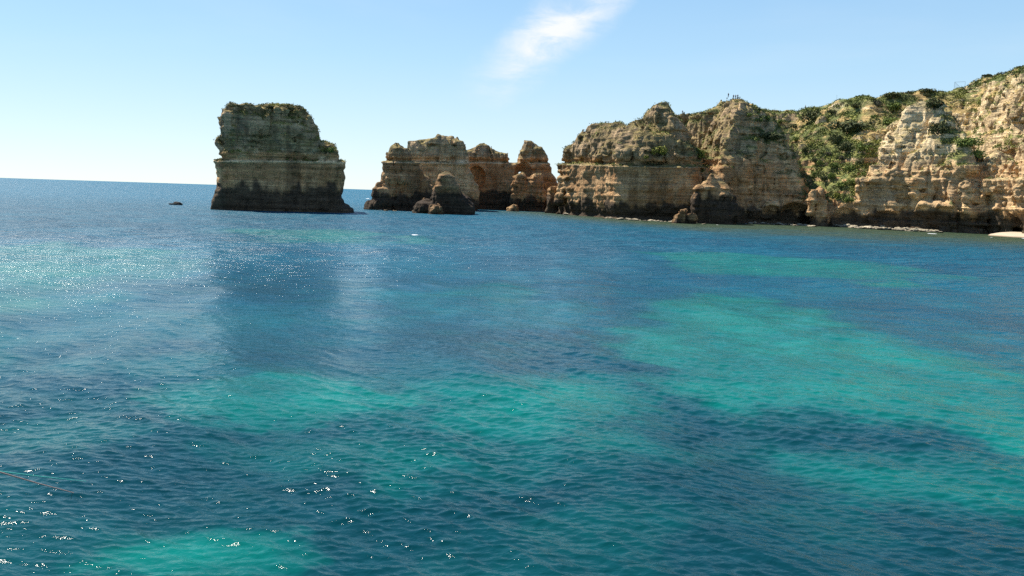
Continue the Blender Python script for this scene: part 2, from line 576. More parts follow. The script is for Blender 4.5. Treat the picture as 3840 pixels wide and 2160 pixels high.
g2c = [(1534, 820), (1533, 561), (1536, 538), (1557, 532), (1604, 526), (1636, 519), (1644, 508), (1664, 513), (1692, 517), (1726, 528),
       (1739, 542), (1747, 565), (1752, 600), (1760, 640), (1790, 700), (1790, 840), (1534, 840)]
o, *_ = silhouette_rock('sea_stack', g2c, 385, 30, trim=0.6, h=0.5, round_k=4, amp=0.7, colour_kw=dict(tide=4.0, pale=.15, mul=1.1))
tag(o, 'broad grey-topped sea stack behind the narrow-headed one, tallest of its cluster', 'sea stack', 'sea stacks')

g2d = [(1690, 840), (1695, 640), (1701, 605), (1701, 592), (1720, 577), (1747, 566), (1775, 559), (1790, 548), (1815, 541), (1836, 548), (1857, 566),
       (1876, 571), (1901, 577), (1905, 595), (1912, 611), (1938, 611), (1940, 600), (1949, 588), (1952, 572), (1962, 563), (1967, 534),
       (1992, 534), (2000, 544), (2031, 553), (2038, 568), (2050, 587), (2056, 612), (2066, 648), (2084, 682), (2100, 700),
       (2105, 840)]
o, *_ = silhouette_rock('sea_stack', g2d, 425, 26, h=0.5, round_k=4, amp=0.65, hole=(1951, 650, 1.0), caves=((1788, 668, 4.5, 1.0), (1962, 648, 4.2, 1.0)), er=dict(crag=.3), colour_kw=dict(tide=8.5, warm=.4, mul=.85))
tag(o, 'long twin-crowned sea stack with a small see-through hole between its dome and its square tower', 'sea stack', 'sea stacks')

g2f = [(1908, 800), (1910, 770), (1917, 744), (1921, 697), (1930, 669), (1950, 655), (1961, 646), (1975, 662), (1990, 668), (2006, 643), (2028, 654), (2038, 682), (2046, 744),
       (2048, 800), (2046, 840), (1910, 840)]
o, *_ = silhouette_rock('sea_stack', g2f, 412, 10, h=0.42, round_k=3, amp=0.75, er=dict(crag=.8), colour_kw=dict(tide=6.0, mul=.8))
tag(o, 'twin-pointed low pinnacle at the foot of the square rock tower', 'sea stack', 'sea stacks')

g2g = [(2043, 800), (2044, 750), (2050, 697), (2070, 690), (2099, 692), (2106, 744), (2110, 800), (2108, 840), (2044, 840)]
o, *_ = silhouette_rock('sea_stack', g2g, 385, 10, h=0.42, round_k=3, amp=0.7, er=dict(crag=.6), colour_kw=dict(tide=9, warm=.2))
tag(o, 'small square-topped rock wedged between the twin-pointed pinnacle and the long cliff', 'sea stack', 'sea stacks')

o1 = [(2590, 850), (2594, 784), (2604, 714), (2634, 679), (2667, 650), (2693, 662), (2736, 689), (2763, 730), (2775, 784), (2778, 880), (2590, 880)]
o, *_ = silhouette_rock('rock_outcrop', o1, 296, 15, h=0.40, round_k=4, amp=0.75, er=dict(crag=.5), colour_kw=dict(tide=9.0, veg_bias=.1, stain=.35, mul=.75))
tag(o, 'dark dome-shaped outcrop leaning against the cliff right of the flat-faced headland', 'rock')
o2 = [(3022, 880), (3024, 842), (3030, 790), (3037, 745), (3049, 714), (3076, 696), (3091, 724), (3103, 760), (3113, 803), (3120, 846), (3120, 880)]
o, *_ = silhouette_rock('rock_outcrop', o2, 308, 12, h=0.40, round_k=3, amp=0.75, er=dict(crag=.9), colour_kw=dict(tide=3.6, pale=.35))
tag(o, 'pale pointed pinnacle at the foot of the green gully', 'rock')
o3 = [(1895, 800), (1897, 776), (1908, 768), (1925, 761), (1940, 765), (1948, 780), (1950, 800), (1950, 830), (1895, 830)]
o, *_ = silhouette_rock('rock_outcrop', o3, 400, 7, zcut=0.4, h=0.35, round_k=2, amp=0.45, er=dict(crag=.9), colour_kw=dict(tide=0.5, mul=.6))
tag(o, 'low brown rock just behind the tiny yellow boat', 'rock')
for nm_, pts_, dd_, th_, lab_ in [
    ('rock_outcrop', [(1560, 800), (1563, 775), (1575, 752), (1592, 744), (1600, 752), (1598, 775), (1606, 800), (1600, 830), (1560, 830)], 318, 7,
     'brown craggy rock low between the narrow-headed stack and the pyramid mound'),
    ('rock_outcrop', [(1605, 802), (1612, 775), (1626, 758), (1650, 760), (1663, 775), (1668, 800), (1666, 830), (1606, 830)], 303, 6,
     'brown-topped rock lump at the front foot of the pyramid mound')]:
    o, *_ = silhouette_rock(nm_, pts_, dd_, th_, h=0.35, round_k=2, amp=0.6, zcut=0.5, er=dict(crag=1), colour_kw=dict(tide=1.5, mul=.42))
    tag(o, lab_, 'rock')

# ---------------------------------------------------------------- the mainland: one solid of many buttresses
HM = 0.45
gx = np.arange(14, 224, HM, dtype=np.float32); gy = np.arange(238, 452, HM, dtype=np.float32); gz = np.arange(-3, 69, HM, dtype=np.float32)
X2 = gx[:, None]; Y2 = gy[None, :]
ZB2 = zbed(X2, Y2)


SKY = {  # crest of each hill: (photo column, photo row), distance of the crest
    'H1': ([(2060, 625), (2075, 605), (2110, 575), (2160, 520), (2190, 490), (2240, 463), (2300, 461), (2350, 474), (2390, 470), (2500, 480), (2660, 570)], [(2075, 375), (2240, 352), (2660, 335)]),
    'H1b': ([(2330, 500), (2370, 454), (2390, 450), (2420, 420), (2450, 396), (2480, 387), (2505, 391), (2530, 430), (2560, 455), (2615, 520)], [(2330, 345), (2600, 335)]),
    'H2': ([(2540, 560), (2600, 480), (2650, 421), (2680, 395), (2700, 379), (2750, 370), (2790, 378), (2840, 405), (2860, 416), (2900, 440), (3040, 560)], [(2540, 352), (2750, 345), (3040, 335)]),
    'HP': ([(2000, 440), (2540, 430), (2560, 428), (2640, 423), (2800, 420), (2880, 417), (3000, 415), (3030, 405), (3070, 400), (3130, 384), (3190, 376), (3250, 362), (3330, 352), (3400, 350),
            (3480, 345), (3540, 343), (3580, 333), (3610, 331), (3700, 310), (4200, 290)], [(2540, 400), (3000, 388), (3130, 372), (3250, 368), (3480, 380), (4200, 370)]),
    'H5': ([(3560, 430), (3600, 352), (3620, 322), (3640, 309), (3680, 290), (3720, 275), (3750, 269), (3770, 245), (3800, 232), (3840, 221), (3900, 215), (4200, 200)], [(3560, 345), (3700, 322), (3840, 305), (4200, 290)]),
}
SKY['H3'] = SKY['HP']
CORR = [(2000, 0), (2075, -72), (2110, -19), (2160, -7), (2190, -18), (2240, -3), (2300, 1), (2350, 1), (2390, -10), (2420, -5), (2450, -2), (2480, 11), (2505, 10), (2530, 12), (2560, 6), (2600, 7), (2640, 6), (2680, -25), (2700, -42), (2750, -2), (2790, 10), (2840, 6), (2880, 7), (2950, 3), (3000, 11), (3060, 10), (3130, 2), (3190, 9), (3250, -2), (3330, -14), (3400, -10), (3480, -7), (3540, -6), (3580, -6), (3610, -1), (3640, -15), (3680, -22), (3720, -19), (3750, -24), (3770, -49), (3800, -40), (3840, -44)]


def crest(nm, PX, Y):
    sk, dd = SKY[nm]
    py = np.interp(PX, [p[0] for p in sk], [p[1] for p in sk])
    d0 = np.interp(PX, [p[0] for p in dd], [p[1] for p in dd])
    py = py + np.interp(PX, [c[0] for c in CORR], [c[1] for c in CORR])
    hz = 727.6 + 0.0321 * (PX - 1920)
    top = CAMH + (hz - py) / FPX * d0 * 1.0
    return top - 0.10 * np.maximum(d0 - Y, 0) + (0.015 if nm in ('HP', 'H3', 'H5') else -0.12) * np.maximum(Y - d0, 0)


MASSES = {
    'H1': dict(foot=[(2088, 372), (2105, 366), (2160, 352), (2300, 324), (2420, 316), (2500, 312), (2600, 311), (2660, 318), (2660, 400), (2300, 425), (2130, 400), (2090, 388)],
               prof=[(-3, 0), (3, 1.0), (5, 0.3), (17.6, 0.6), (18, 2.0), (22, 2.2), (26, 3.0), (30.6, 4.8), (34, 6.5), (38, 9), (44, 15)], cap=37.6, und=3.0),
    'H1b': dict(foot=[(2340, 330), (2400, 320), (2480, 315), (2570, 313), (2615, 322), (2590, 352), (2530, 374), (2420, 376), (2350, 360)],
                prof=[(-3, 0), (18, 2.0), (24, 3.5), (32, 5.0), (38, 6.5), (42, 8), (47, 10), (52, 16)], cap=45.5, und=1.5),
    'H2': dict(foot=[(2590, 335), (2640, 316), (2700, 312), (2800, 314), (2950, 316), (3035, 314), (3040, 330), (2975, 350), (2920, 372), (2870, 410), (2600, 410), (2560, 365)],
               prof=[(-3, 0), (5, 0.3), (12, 1.2), (18, 4.0), (24, 6.5), (30, 9), (36, 11.5), (41, 13.5), (46, 16), (52, 22)], cap=45.4, und=3.0),
    'H3': dict(foot=[(2780, 345), (2850, 338), (3030, 321), (3120, 312), (3230, 306), (3400, 300), (3640, 300), (3700, 330), (3700, 440), (2600, 452), (2540, 452), (2540, 384), (2700, 372)],
               prof=[(-3, 0), (6, 0.3), (8.5, 3.0), (20, 15), (35, 33), (46, 46), (50, 54), (60, 75)], cap=None, und=5.0),
    'HP': dict(foot=[(2400, 405), (2535, 395), (2600, 382), (2700, 386), (2870, 388), (3000, 376), (3200, 380), (3500, 372), (3640, 360), (4300, 300), (4300, 452), (2380, 452)],
               prof=[(-3, 0), (30, 0.5), (42, 4), (60, 30)], cap=None, und=3.0),
    'R1': dict(foot=[(3022, 359), (3080, 357), (3088, 372), (3026, 374)], prof=[(-3, 0), (50, 1.0)], cap=44.5, und=0.6),
    'R2': dict(foot=[(3062, 350), (3118, 347), (3122, 364), (3068, 366)], prof=[(-3, 0), (50, 1.0)], cap=36.5, und=0.6),
    'H4': dict(foot=[(3203, 308), (3300, 299), (3400, 293), (3500, 287), (3600, 281), (3690, 279), (3715, 290), (3650, 312), (3510, 332), (3420, 340), (3300, 338), (3226, 328)],
               prof=[(-3, 0), (3, 2.0), (6, 0), (15, 0.8), (20, 3.4), (26, 6.6), (30.5, 9.5), (34, 11), (38, 13), (41, 15.5), (45, 21)], cap=43.2, und=2.5),
    'H4b': dict(foot=[(3560, 283), (3700, 277), (3770, 270), (3830, 268), (3860, 285), (3800, 312), (3640, 318)],
                prof=[(-3, 0), (3, 2.0), (6, 0), (13, 0.5), (17, 2.6), (22, 6), (27, 12)], cap=28, und=2.5),
    'H5': dict(foot=[(3580, 352), (3640, 326), (3700, 308), (3760, 294), (3850, 282), (4000, 272), (4300, 262), (4300, 430), (3650, 430)],
               prof=[(-3, 0), (20, 0.5), (30, 2), (33, 3.5), (45, 5), (52, 8), (56, 13), (62, 26)], cap=None, und=3.5),
    'H5b': dict(foot=[(3770, 264), (3850, 256), (3980, 250), (4200, 248), (4200, 292), (3796, 292)],
                prof=[(-3, 0), (3, 1.5), (6, 0), (15, 0.6), (20, 4), (26, 9), (30, 14)], cap=27, und=2.0),
}
NAMES = list(MASSES)


def mass_field(m, X, Y, Z, din, zb, top):
    """zq is height measured so that the hard bed sits at 18."""
    zq = np.where(Z < zb, Z * 18 / zb, 18 + (Z - zb)).astype(np.float32)
    pz = np.array([p[0] for p in m['prof']], np.float32); pi = np.array([p[1] for p in m['prof']], np.float32)
    inset = np.interp(zq.ravel(), pz, pi).astype(np.float32).reshape(zq.shape)
    slope = 0.8
    f = (inset - din) * slope
    return smax(f, Z - top, 2.5)


def mass_2d(nm, X, Y):
    m = MASSES[nm]
    poly = [at(px, d)[:2] for px, d in m['foot']]
    din = poly_in(X, Y, poly) + m['und'] * vn(X / 13, Y / 13, 0 * X, 61) + 0.4 * m['und'] * vn(X / 5, Y / 5, 0 * X, 62)
    PX = pxof(X, Y, 47)
    zb = zbed(X, Y)
    if nm in SKY:
        top = crest(nm, PX, Y)
    else:
        top = m['cap'] - 18 + zb
        if nm in ('R1', 'R2'):
            top = m['cap'] + 0 * zb
    top = top + 0.7 * vn(X / 9, Y / 9, 0 * X, 63)
    return din.astype(np.float32), zb.astype(np.float32), top.astype(np.float32)


F = None
Z3 = gz[None, None, :]
for nm in NAMES:
    din, zb, top = mass_2d(nm, X2 + 0 * Y2, Y2 + 0 * X2)
    # work only where the mass can matter
    rows = np.nonzero((din > -8).any(1))[0]; cols = np.nonzero((din > -8).any(0))[0]
    if F is None:
        F = np.full((len(gx), len(gy), len(gz)), 6.0, np.float32)
    if len(rows) == 0 or len(cols) == 0:
        continue
    r0, r1, c0, c1 = rows[0], rows[-1] + 1, cols[0], cols[-1] + 1
    d3 = din[r0:r1, c0:c1, None]
    fm = mass_field(MASSES[nm], None, None, Z3 + 0 * d3, d3, zb[r0:r1, c0:c1, None], top[r0:r1, c0:c1, None]).astype(np.float32)
    F[r0:r1, c0:c1] = smin(F[r0:r1, c0:c1], fm, 1.0)
    del fm
band = np.abs(F) < 5
i, j, k = np.nonzero(band)
x = gx[i]; y = gy[j]; z = gz[k]
pxv = pxof(x, y, z)
soft = sstep(2960, 3060, pxv) * (1 - sstep(3190, 3260, pxv)) * sstep(8, 12, z)      # the overgrown gully is smoother
soft = np.maximum(soft, 0.75 * (1 - sstep(2640, 2720, pxv)) * sstep(23, 27, z))
soft = np.maximum(soft, 0.5 * sstep(2640, 2720, pxv) * (1 - sstep(2900, 2960, pxv)) * sstep(25, 30, z))
soft = np.maximum(soft, sstep(34, 44, z) * sstep(2800, 2950, pxv) * (1 - sstep(3560, 3640, pxv)))
soft = np.maximum(soft, 0.7 * sstep(3500, 3560, pxv) * (1 - sstep(3700, 3760, pxv)) * sstep(22, 27, z) * (1 - sstep(44, 48, z)))
soft = np.maximum(soft, 0.45 * sstep(3640, 3720, pxv) * sstep(20, 26, z))
crag_ = 0.9 * sstep(3140, 3240, pxv) * (1 - 0.6 * sstep(3600, 3700, pxv) * (z < 22)) + 0.5 * sstep(2700, 2780, pxv) * (z > 9)
F[band] += erode(x, y, z, zbed(x, y), big=1.8 - 0.9 * sstep(30, 42, z), crag=crag_, smooth_face=(1 - sstep(2560, 2640, pxv)) * sstep(2110, 2150, pxv), notch=1.0,
                 bed=1 - 0.75 * sstep(2560, 2680, pxv)) * (1 - 0.60 * soft)
# caves at the foot
for (cpx, cd, cz, cr) in [(3325, 291, 2.5, 4.5), (3262, 297, 2.5, 4.5), (3460, 284, 2.5, 4.0), (3560, 279, 2.0, 3.5), (3760, 268, 2.8, 5.0), (2985, 313, 3.5, 6), (2900, 312, 3, 5),
                         (3170, 305, 3, 6), (3782, 257, 13, 2.8)]:
    cxp, cyp, _ = at(cpx, cd)
    dd = np.sqrt((x - cxp) ** 2 + ((y - cyp) * 0.7) ** 2 + ((z - cz) * 1.15) ** 2)
    F[band] = np.maximum(F[band], (cr - dd))
del i, j, k, band
F = closed_pad(F)
MP, MQ = surface_nets(F, (gx[0], gy[0], gz[0]), HM)
F0 = F[:, :, 7].copy()
del F
MP, MQ = largest(MP, MQ)
MN = normals(MP, MQ)
if MN[np.argmax(MP[:, 2]), 2] < 0:
    MQ = MQ[:, ::-1].copy(); MN = -MN
# which buttress each vertex belongs to
best = np.full(len(MP), 1e9, np.float32); who = np.zeros(len(MP), np.int32)
for q, nm in enumerate(NAMES):
    din, zb, top = mass_2d(nm, MP[:, 0], MP[:, 1])
    fm = mass_field(MASSES[nm], None, None, MP[:, 2], din, zb, top)
    m = fm < best
    best[m] = fm[m]; who[m] = q
mpx = pxof(MP[:, 0], MP[:, 1], MP[:, 2])
mz = MP[:, 2]
pale = (0.55 - 0.4 * sstep(3600, 3700, mpx)) * sstep(3150, 3350, mpx) * sstep(22, 30, mz) + 0.25 * sstep(2700, 2800, mpx)
col, veg = rock_colour(MP, MN, veg_bias=0.0, warm=0.0, tide=6.2, pale=pale, bed_mix=1 - sstep(2560, 2680, mpx), crust_bias=0.15 - 0.5 * sstep(3150, 3250, mpx))
col = col * (0.82 + 0.26 * sstep(2600, 2900, mpx))[:, None]
# lighter ochre of the right-hand buttresses
och = sstep(3150, 3260, mpx) * sstep(5.5, 8, mz)
col = mixc(col, col * np.array([1.12, 1.10, 0.98]), och)
col = mixc(col, np.array([0.46, 0.37, 0.235]), 0.35 * och * sstep(6, 9, mz))
gg = sstep(0.35, 0.62, MN[:, 2])
n_a = fbm(MP[:, 0] / 6, MP[:, 1] / 6, mz / 6, 3, 70); n_b = fbm(MP[:, 0] / 1.8, MP[:, 1] / 1.8, mz / 1.8, 2, 73)
green_zone = sstep(2930, 3010, mpx + 60 * n_a) * (1 - sstep(3600, 3660, mpx)) * sstep(7, 10, mz)
green_zone = np.maximum(green_zone, sstep(2770, 2830, mpx + 40 * n_a) * sstep(26, 31, mz))
green_zone = np.maximum(green_zone, 0.5 * sstep(2560, 2600, mpx) * (1 - sstep(2680, 2740, mpx)) * sstep(20, 24, mz))
green_zone *= (who != NAMES.index('R1')) & (who != NAMES.index('R2')) & ((who != NAMES.index('H4')) | (mpx > 3530) & (mz > 22))
green_zone *= sstep(0.22, 0.5, MN[:, 2] + 0.2 * n_b)
green_zone = np.maximum(green_zone, sstep(3560, 3620, mpx) * sstep(47, 53, mz) * sstep(0.35, 0.6, MN[:, 2] + .3 * n_a))
gcol = np.zeros_like(col); gcol[:] = (0.09, 0.11, 0.034)
gcol = mixc(gcol, np.array([0.21, 0.21, 0.06]), sstep(0.0, 0.7, n_b + 0.3 * n_a))
gold = sstep(-0.02, 0.45, n_a) * sstep(28, 36, mz)
gold = np.maximum(gold, np.exp(-(((mpx - 3560) / 75) ** 2 + ((mz - 48) / 8) ** 2)) * 1.4 + np.exp(-(((mpx - 3290) / 40) ** 2 + ((mz - 44) / 5) ** 2)))
gold = np.maximum(gold, np.exp(-(((mpx - 2800) / 25) ** 2 + ((mz - 37) / 4) ** 2)))
gcol = mixc(gcol, np.array([0.40, 0.27, 0.11]), np.clip(gold, 0, 1) * 0.85)
col = mixc(col, gcol, green_zone * 0.95)
vegm = np.maximum(green_zone * (1 - 0.8 * np.clip(gold, 0, 1)), veg * 0.35)
# sandy bare top by the pole
path = np.exp(-(((mpx - 3135) / 26) ** 2 + ((mz - 49.5) / 1.2) ** 2)) * (MN[:, 2] > 0.5)
col = mixc(col, np.array([0.55, 0.45, 0.30]), np.clip(path * 1.3, 0, 1))

groups = {
    'flat_headland': (['H1', 'H1b'], 'long flat-faced cliff headland with a rounded left shoulder and a blunt peak'),
    'people_hill': (['H2'], 'steep rocky hill with four people standing on its top'),
    'hillside': (['H3', 'HP', 'R1', 'R2'], 'green scrub-covered hillside and gully rising to the plateau'),
    'pale_buttress': (['H4', 'H4b'], 'pale buttress with a rounded grey peak, sunlit above a row of dark sea caves'),
    'tall_cliff': (['H5', 'H5b'], 'tallest sheer ochre cliff at the right edge above the beach'),
}
fw = who[MQ[:, 0]]
for key, (mem, lab) in groups.items():
    sel = np.isin(fw, [NAMES.index(a) for a in mem])
    q = MQ[sel]
    used = np.unique(q)
    remap = np.full(len(MP), -1, np.int32); remap[used] = np.arange(len(used))
    o = mesh_np('hillside' if key == 'hillside' else 'cliff', MP[used], remap[q], rock_mat, col[used], smooth=False)
    tag(o, lab, 'hill' if key in ('hillside',) else 'cliff', kind='structure')
ROCKS.append((MP, MQ, vegm))

# one BVH of every rock face, used to stand things on the ground
_vs, _qs, _o = [], [], 0
for (P, Q, _) in ROCKS:
    _vs.append(P); _qs.append(Q + _o); _o += len(P)
_V = np.concatenate(_vs); _Q = np.concatenate(_qs)
bvh = BVHTree.FromPolygons(_V.tolist(), _Q.tolist())
del _V, _Q


def cast(px, py):
    v = ray(px, py)
    loc, nor, idx, dist = bvh.ray_cast(Vector((0, 0, CAMH)), v, 2000)
    return loc, nor


def skyline(px, y0=200, y1=700):
    y = y0
    while y < y1:
        loc, nor = cast(px, y)
        if loc is not None:
            return y, loc
        y += 1.0
    return None, None


# ---------------------------------------------------------------- scrub (uncountable ground cover) and shrubs
def leaf_mat(name, rough=0.8):
    m, nt, b = new_mat(name)
    k = N(nt)
    att = k.node('ShaderNodeAttribute', attribute_name='Col').outputs['Color']
    k.link(att, b.inputs['Base Color'])
    b.inputs['Roughness'].default_value = rough
    b.inputs['Specular IOR Level'].default_value = 0.15
    return m


scrub_mat = leaf_mat('scrub_leaves')
shrub_mat = leaf_mat('shrub_leaves')
rng = np.random.default_rng(3)


def cards(cent, size, rng, nrm=None):
    """One small randomly turned leaf clump (quad) per centre."""
    n = len(cent)
    a = rng.normal(size=(n, 3)); 
    if nrm is not None: a = a * 0.6 + nrm * 0.9
    a /= np.linalg.norm(a, axis=1, keepdims=True)
    b = np.cross(a, rng.normal(size=(n, 3))); b /= np.linalg.norm(b, axis=1, keepdims=True)
    c = np.cross(a, b)
    s = size[:, None]
    P = np.stack([cent + b * s + c * s * .2, cent + c * s, cent - b * s - c * s * .1, cent - c * s * .9], 1).reshape(-1, 3)
    return P, np.arange(4 * n).reshape(n, 4)


def scatter_scrub(P, Q, veg, n, size, lab, tint=None, rng=rng, low=0.12):
    c = P[Q].mean(1); 
    e1 = P[Q[:, 2]] - P[Q[:, 0]]; e2 = P[Q[:, 3]] - P[Q[:, 1]]
    ar = np.linalg.norm(np.cross(e1, e2), axis=1)
    wgt = np.clip(veg[Q].mean(1) - low, 0, 1) * ar
    clump = vn(c[:, 0] / 3.2, c[:, 1] / 3.2, c[:, 2] / 3.2, 81)
    wgt = wgt * sstep(-0.5, 0.4, clump) 
    px, py, _ = project(c)
    wgt = wgt * ((px > -200) & (px < 4150))
    pick = rng.choice(len(c), n, p=wgt / wgt.sum())
    k = 4
    base = np.repeat(c[pick], k, 0)
    hgt = np.repeat(np.clip(0.45 + 0.5 * clump[pick], 0.1, 1.2) * size, k)
    cen = base + rng.normal(size=base.shape) * size * np.array([.5, .5, .25]) + np.stack([0 * hgt, 0 * hgt, hgt * rng.uniform(.2, 1, len(hgt))], 1)
    VP, VQ = cards(cen, rng.uniform(.35, .75, len(cen)) * size * 0.55, rng, np.array([0, 0, 1.0]))
    t = np.repeat(fbm(c[pick, 0] / 5, c[pick, 1] / 5, c[pick, 2] / 5, 2, 84), k)
    t = np.repeat(t + rng.normal(size=t.shape) * 0.25, 4)
    g = np.zeros((len(VP), 3)); g[:] = (0.115, 0.145, 0.040)
    g = mixc(g, np.array([0.30, 0.31, 0.085]), sstep(-0.1, 0.8, t))
    g = mixc(g, np.array([0.07, 0.07, 0.04]), sstep(0.1, 0.9, -t))
    if tint is not None: g = g * np.array(tint)
    o = mesh_np('scrub', VP, VQ, scrub_mat, g, smooth=False)
    tag(o, lab, 'scrub', kind='stuff')
    return o


scatter_scrub(MP, MQ, vegm, 42000, 0.75, 'low green scrub covering the hillside, gully and cliff tops')
W, Q, Nn, vg = _st1
scatter_scrub(W, Q, vg, 7000, 0.55, 'olive scrub growing over the top of the largest sea stack', tint=(1.25, 1.1, 1.0))


def make_shrub(seed, lumps=9, n=900):
    r = np.random.default_rng(seed)
    cs = r.normal(size=(lumps, 3)) * np.array([.42, .42, .16]); cs[:, 2] = np.abs(cs[:, 2]) + .3
    rs = r.uniform(.26, .48, lumps)
    which = r.integers(0, lumps, n)
    d = r.normal(size=(n, 3)); d /= np.linalg.norm(d, axis=1, keepdims=True)
    cen = cs[which] + d * (rs[which] * r.uniform(.75, 1.05, n))[:, None]
    cen[:, 2] = np.clip(cen[:, 2], .02, None)
    P, Qd = cards(cen, r.uniform(.05, .11, n), r, d * .6 + np.array([0, 0, .6]))
    t = np.repeat(r.normal(size=n) * .3 + np.repeat(r.normal(size=lumps), 1)[which] * .3, 4)
    return P, Qd, t


TINTS = {'dark': ((0.060, 0.072, 0.030), (0.13, 0.14, 0.055)), 'green': ((0.10, 0.14, 0.035), (0.22, 0.27, 0.065)),
         'yellow': ((0.12, 0.14, 0.025), (0.24, 0.24, 0.045)), 'grey': ((0.07, 0.072, 0.045), (0.13, 0.12, 0.07))}
_bark_m, _nt, _b = new_mat('bark')
_k = N(_nt)
_bc = _k.mix(_k.noise(_k.node('ShaderNodeTexCoord').outputs['Object'], 6, 4), (0.05, 0.035, 0.022, 1), (0.13, 0.10, 0.07, 1))
_k.link(_bc, _b.inputs['Base Color'])
_b.inputs['Roughness'].default_value = 0.9
shrub_meshes = {}
for kd in TINTS:
    for v in range(3):
        P, Qd, t = make_shrub(100 + v * 7 + len(kd))
        a, b = TINTS[kd]
        cc = mixc(np.tile(np.array(a), (len(P), 1)), np.array(b), sstep(-.5, .6, t))
        o = mesh_np('foliage', P, Qd, shrub_mat, cc, smooth=False)
        shrub_meshes[kd, v] = o.data
        bpy.data.objects.remove(o)


def stem_mesh():
    V, Qs = [], []
    r = random.Random(4)
    for s in range(5):
        a = s * 1.26 + r.uniform(-.3, .3)
        for lv, (rr, hh, rad) in enumerate(((.02, -.25, .035), (.12, .12, .028), (.34, .42, .014))):
            for q in range(5):
                b = q * 2 * math.pi / 5
                V.append((rr * math.cos(a) + rad * math.cos(b), rr * math.sin(a) + rad * math.sin(b), hh))
        o0 = s * 15
        for lv in range(2):
            for q in range(5):
                Qs.append((o0 + lv * 5 + q, o0 + lv * 5 + (q + 1) % 5, o0 + lv * 5 + 5 + (q + 1) % 5, o0 + lv * 5 + 5 + q))
    o = mesh_np('stem', np.array(V), np.array(Qs), _bark_m)
    me = o.data
    bpy.data.objects.remove(o)
    return me


